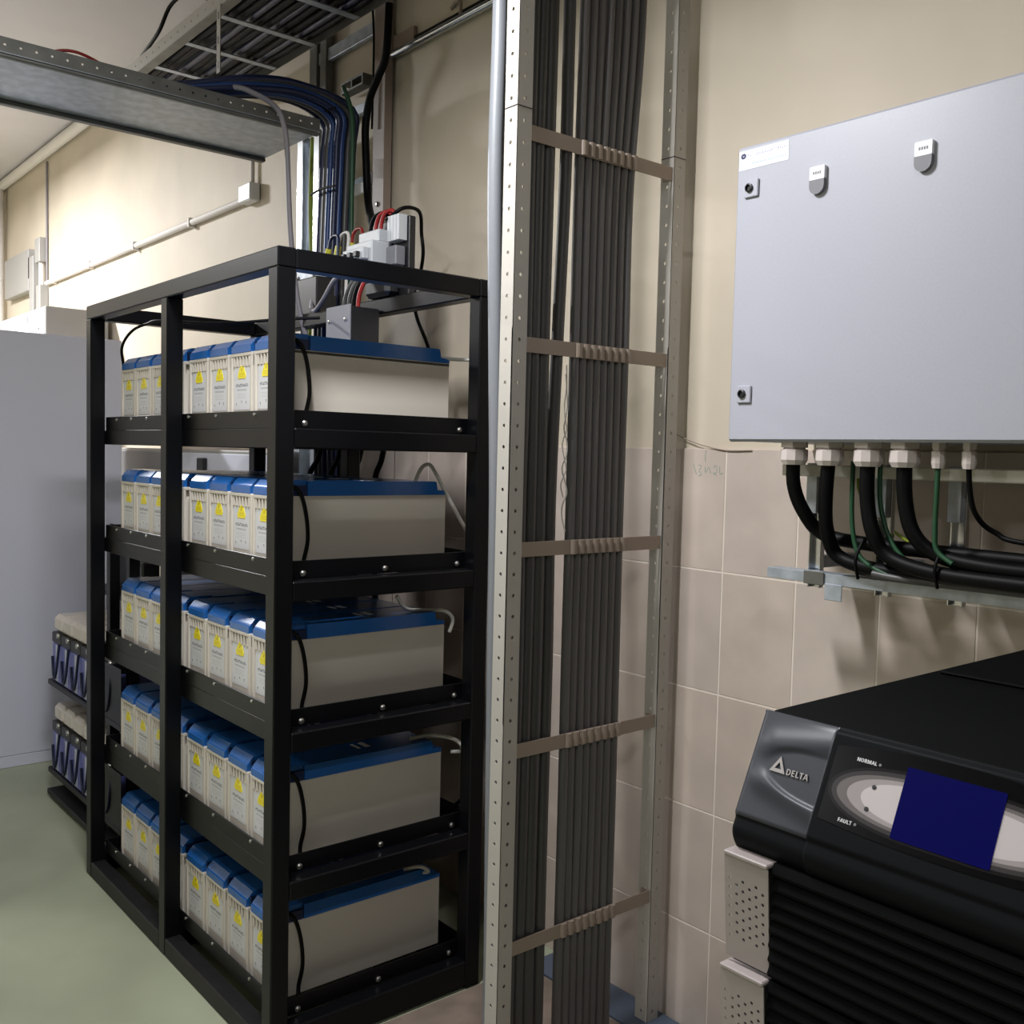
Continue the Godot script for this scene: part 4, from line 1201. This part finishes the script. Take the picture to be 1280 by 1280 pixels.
# grey cabinet, second rack and fittings at the far end
func build_left_side() -> void:
	var t := thing("grey_cabinet", "tall blue-grey steel cabinet with plain side wall, on the floor", "cabinet", Vector3(-4.93, 0, -0.9))
	var o := -t.position
	box_part("body", Vector3(-5.23, 0.05, -1.54) + o, Vector3(-4.63, 1.878, -0.2) + o, m("cabinet_blue_grey"), t, 0.006)
	box_part("plinth", Vector3(-5.22, 0.0, -1.53) + o, Vector3(-4.633, 0.05, -0.21) + o, m("cabinet_blue_grey"), t, 0.003)
	box_part("corner_trim", Vector3(-4.632, 0.052, -1.541) + o, Vector3(-4.625, 1.876, -1.47) + o, m("cabinet_blue_grey"), t, 0.002)
	# cabinet farther off with a white notice
	t = thing("far_cabinet", "grey cabinet with a white notice on its front, beyond the blue-grey one", "cabinet", Vector3(-6.3, 0, -1.7))
	o = -t.position
	box_part("body", Vector3(-6.8, 0.0, -1.86) + o, Vector3(-5.8, 2.15, -1.529) + o, m("box_grey"), t, 0.004)
	var nt := box_part("notice", Vector3(-6.35, 1.93, -1.5285) + o, Vector3(-5.83, 2.145, -1.526) + o, m("plate_white"), t, 0.0)
	var st := new_st()
	for q in [[-6.18, 2.085, 0.05, 0.04], [-6.12, 1.985, 0.05, 0.012], [-6.05, 1.985, 0.04, 0.02], [-5.98, 1.98, 0.012, 0.06], [-5.95, 2.03, 0.04, 0.012], [-5.92, 1.98, 0.012, 0.06]]:
		bx(st, Vector3(q[0], q[1], -1.526) + o, Vector3(q[0] + q[2], q[1] + q[3], -1.5255) + o)
	obj("notice_print", st, m("plate_grey"), nt)
	# trunking and pipes by the far corner
	t = thing("wall_trunking", "grey trunking lengths and a switch box on the far end of the wall", "trunking", Vector3(-7.5, 2.5, ZW))
	o = -t.position
	box_part("wide_cover", Vector3(-8.0, 2.44, ZW - 0.004) + o, Vector3(-7.36, 2.72, ZW + 0.05) + o, m("box_grey"), t, 0.004)
	box_part("upright_duct", Vector3(-7.34, 2.19, ZW - 0.004) + o, Vector3(-7.24, 2.66, ZW + 0.05) + o, m("box_grey"), t, 0.004)
	box_part("switch_box", Vector3(-7.20, 2.60, ZW - 0.004) + o, Vector3(-7.09, 2.76, ZW + 0.05) + o, m("box_grey"), t, 0.004)
	box_part("switch_box", Vector3(-7.17, 2.25, ZW - 0.004) + o, Vector3(-7.08, 2.45, ZW + 0.05) + o, m("box_grey"), t, 0.004)
	wire("pipe", [Vector3(-7.14, 2.44, ZW + 0.02) + o, Vector3(-7.14, 2.61, ZW + 0.02) + o], 0.02, m("pale_paint"), t, 10, 1)
	st = new_st()
	bx(st, Vector3(-7.354, 2.52, ZW + 0.0) + o, Vector3(-7.346, 2.66, ZW + 0.052) + o)
	obj("gap", st, m("keyhole"), t)
	st = new_st(); tube(st, [Vector3(-8.34, 3.29, ZW + 0.03), Vector3(3.1, 3.29, ZW + 0.03)], 0.032, 12, 1)
	tag(obj("ceiling_pipe", st, m("pale_paint")), "painted pipe running along the top of the wall under the ceiling", "pipe")
	st = new_st(); tube(st, [Vector3(-8.16, 2.6, ZW + 0.05), Vector3(-8.16, 3.26, ZW + 0.05)], 0.035, 12, 1)
	tube(st, [Vector3(-8.16, 0.05, ZW + 0.05), Vector3(-8.16, 2.6, ZW + 0.05)], 0.033, 12, 1)
	tag(obj("corner_pipe", st, m("pale_paint")), "painted upright pipe in the far corner of the room", "pipe")
	tag(wire("wall_wire", [Vector3(-7.08, 2.45, ZW + 0.004), Vector3(-7.08, 3.25, ZW + 0.004)], 0.007, m("cable_pale"), self, 6, 1), "thin wire going straight up the far wall from the switch boxes", "wire")
	# second, lower battery rack between the black rack and the blue-grey cabinet
	t = thing("low_rack", "low black rack with violet batteries beside the blue-grey cabinet", "rack", Vector3(-3.85, 0, -1.42))
	o = -t.position
	var bs := m("black_steel")
	for y in [0.012, 0.075, 0.435]:
		var zf := -1.10 if y < 0.05 else -1.125
		box_part("shelf", Vector3(-4.25 if y > 0.05 else -4.17, y, -1.68) + o, Vector3(-3.38, y + 0.022, zf) + o, m("black_steel_dusty") if y < 0.05 else bs, t, 0.003)
	for x in [-3.62, -3.42]:
		for z in [-1.19, -1.679]:
			box_part("post", Vector3(x, 0.0, z) + o, Vector3(x + 0.035, 1.06, z + 0.035) + o, bs, t, 0.002)
	for z in [-1.58, -1.679]:
		box_part("post", Vector3(-4.23, 0.0, z) + o, Vector3(-4.195, 0.80, z + 0.035) + o, bs, t, 0.002)
	box_part("back_panel", Vector3(-4.45, 0.46, -1.688) + o, Vector3(-3.38, 1.03, -1.681) + o, bs, t, 0.001)
	box_part("screen_plate", Vector3(-4.5, 0.74, -1.456) + o, Vector3(-3.93, 1.06, -1.450) + o, bs, t, 0.001)
	box_part("top_shelf", Vector3(-4.5, 0.775, -1.68) + o, Vector3(-3.40, 0.795, -1.36) + o, bs, t, 0.003)
	for y in [0.46, 0.10]:
		box_part("front_plate", Vector3(-3.745, y, -1.126) + o, Vector3(-3.38, y + 0.19, -1.1255) + o, bs, t, 0.0)
	var proto := Node3D.new()
	st = new_st(); bx(st, Vector3(-0.058, 0, -0.40), Vector3(0.058, 0.155, 0), 0.004)
	obj("case", st, m("battery_violet"), proto)
	st = new_st(); bx(st, Vector3(-0.012, 0.006, -0.002), Vector3(0.020, 0.150, 0.0015), 0.001)
	obj("front_stripe", st, m("battery_violet_pale"), proto)
	st = new_st(); bx(st, Vector3(-0.060, 0.155, -0.402), Vector3(0.060, 0.197, 0.002), 0.004)
	obj("terminal_band", st, m("breaker_dark"), proto)
	st = new_st(); bx(st, Vector3(-0.059, 0.197, -0.40), Vector3(0.059, 0.268, -0.004), 0.016)
	obj("lid", st, m("battery_white"), proto)
	st = new_st(); lathe(st, Vector3(0.03, 0.19, 0.002), Vector3(0, 0, 1), [Vector2(0.012, 0), Vector2(0.010, 0.006), Vector2(0, 0.008)], 8)
	obj("terminal_bolt", st, m("screw"), proto)
	st = new_st(); tube(st, [Vector3(0.045, 0.16, 0.004), Vector3(0.048, 0.11, 0.010), Vector3(0.035, 0.05, 0.012), Vector3(0.0, 0.018, 0.010), Vector3(-0.03, 0.045, 0.006), Vector3(-0.04, 0.10, 0.006)], 0.005, 6, 4)
	obj("link_cable", st, m("cable_blue"), proto)
	var ord := ["nearest the blue-grey cabinet", "second from the blue-grey cabinet", "third from the blue-grey cabinet", "fourth from the blue-grey cabinet", "fifth from the blue-grey cabinet", "sixth from the blue-grey cabinet"]
	for lv in 2:
		for i in 6:
			var b := proto.duplicate()
			b.name = numbered("violet_battery")
			add_child(b)
			b.position = Vector3(-4.16 + i * 0.124, [0.457, 0.097][lv], -1.135)
			tag(b, "violet battery with white lid %s on the low rack's %s shelf" % [ord[i], ["upper", "lower"][lv]], "battery", "violet batteries on the low rack's %s shelf" % ["upper", "lower"][lv])
	proto.free()
	# spare items on the low rack's top shelf
	t = thing("black_module", "black module with three pale terminals on the low rack's top shelf", "power module", Vector3(-3.97, 0.7955, -1.375))
	box_part("case", Vector3(-0.085, 0, -0.07), Vector3(0.085, 0.155, 0), m("breaker_dark"), t, 0.006)
	for i in 3:
		st = new_st(); lathe(st, Vector3(-0.055 + i * 0.05, 0.142, -0.002), Vector3(0, 0.3, 1).normalized(), [Vector2(0.011, 0), Vector2(0.010, 0.008), Vector2(0, 0.011)], 10)
		obj("terminal", st, m("tag_yellow"), t)
	for i in 6:
		st = new_st()
		bx(st, Vector3(-0.03, 0, -0.13), Vector3(0.03, 0.012, 0.13), 0.002)
		var b := obj("steel_bar", st, m("galvanised_dull"))
		b.position = Vector3(-3.72 + (i % 2) * 0.15, 0.7955 + (i / 2) * 0.013, -1.54)
		tag(b, "flat grey steel bar stacked on the low rack's top shelf", "bar", "steel bars on the low rack")
	# wall box seen through the rack
	t = thing("wall_box", "wide grey wall-mounted box with a black handle, seen through the rack", "electrical box", Vector3(-3.92, 1.10, -1.79))
	o = -t.position
	box_part("body", Vector3(-5.12, 0.92, ZW + 0.001) + o, Vector3(-3.40, 1.395, -1.705) + o, m("box_grey"), t, 0.005)
	box_part("dark_door", Vector3(-5.10, 0.935, -1.7045) + o, Vector3(-4.45, 1.38, -1.70) + o, m("plate_grey"), t, 0.003)
	box_part("lid", Vector3(-4.43, 0.935, -1.7045) + o, Vector3(-3.42, 1.38, -1.70) + o, m("cabinet_blue_grey"), t, 0.003)
	box_part("handle", Vector3(-4.11, 1.27, -1.6995) + o, Vector3(-4.04, 1.36, -1.68) + o, m("breaker_dark"), t, 0.004)

func build_small() -> void:
	# floor cover board and slate strip by the wall
	var st := new_st()
	bx(st, Vector3(-2.0, 0.0, -1.76) , Vector3(-1.30, 0.006, -1.05), 0.001)
	tag(obj("floor_board", st, m("board_brown")), "thin brown board lying on the floor between rack and ladder", "board")
	st = new_st()
	bx(st, Vector3(-2.0, 0.0, -1.872), Vector3(-0.73, 0.010, -1.762), 0.001)
	tag(obj("floor_strip", st, m("strip_slate")), "slate-coloured strip on the floor along the tiled wall", "floor strip")
	# thin wire and pale green handwriting on the tiles
	tag(wire("tile_wire", [Vector3(-1.66, 1.475, ZW + 0.004), Vector3(-1.60, 1.452, ZW + 0.004), Vector3(-1.54, 1.435, ZW + 0.004), Vector3(-1.47, 1.424, ZW + 0.004), Vector3(-1.40, 1.425, ZW + 0.004)], 0.0014, m("strap"), self, 6, 5), "thin grey wire drooping along the top of the tiles", "wire")
	st = new_st()
	var z := ZW + 0.0015
	for s in [[[-1.534, 1.424], [-1.536, 1.408], [-1.534, 1.395]], [[-1.571, 1.392], [-1.566, 1.376], [-1.560, 1.366]], [[-1.556, 1.388], [-1.546, 1.386], [-1.553, 1.374], [-1.545, 1.366], [-1.555, 1.362]], [[-1.535, 1.385], [-1.533, 1.370], [-1.524, 1.384], [-1.518, 1.368]], [[-1.510, 1.383], [-1.502, 1.388], [-1.500, 1.372], [-1.511, 1.370], [-1.500, 1.364]], [[-1.492, 1.386], [-1.490, 1.368], [-1.482, 1.372]]]:
		var pts := []
		for q in s: pts.append(Vector3(q[0], q[1], z - 0.0008))
		tube(st, pts, 0.0010, 5, 3)
	tag(obj("tile_scribble", st, m("ink_green")), "faint green handwritten scribble on the top row of tiles", "handwriting")
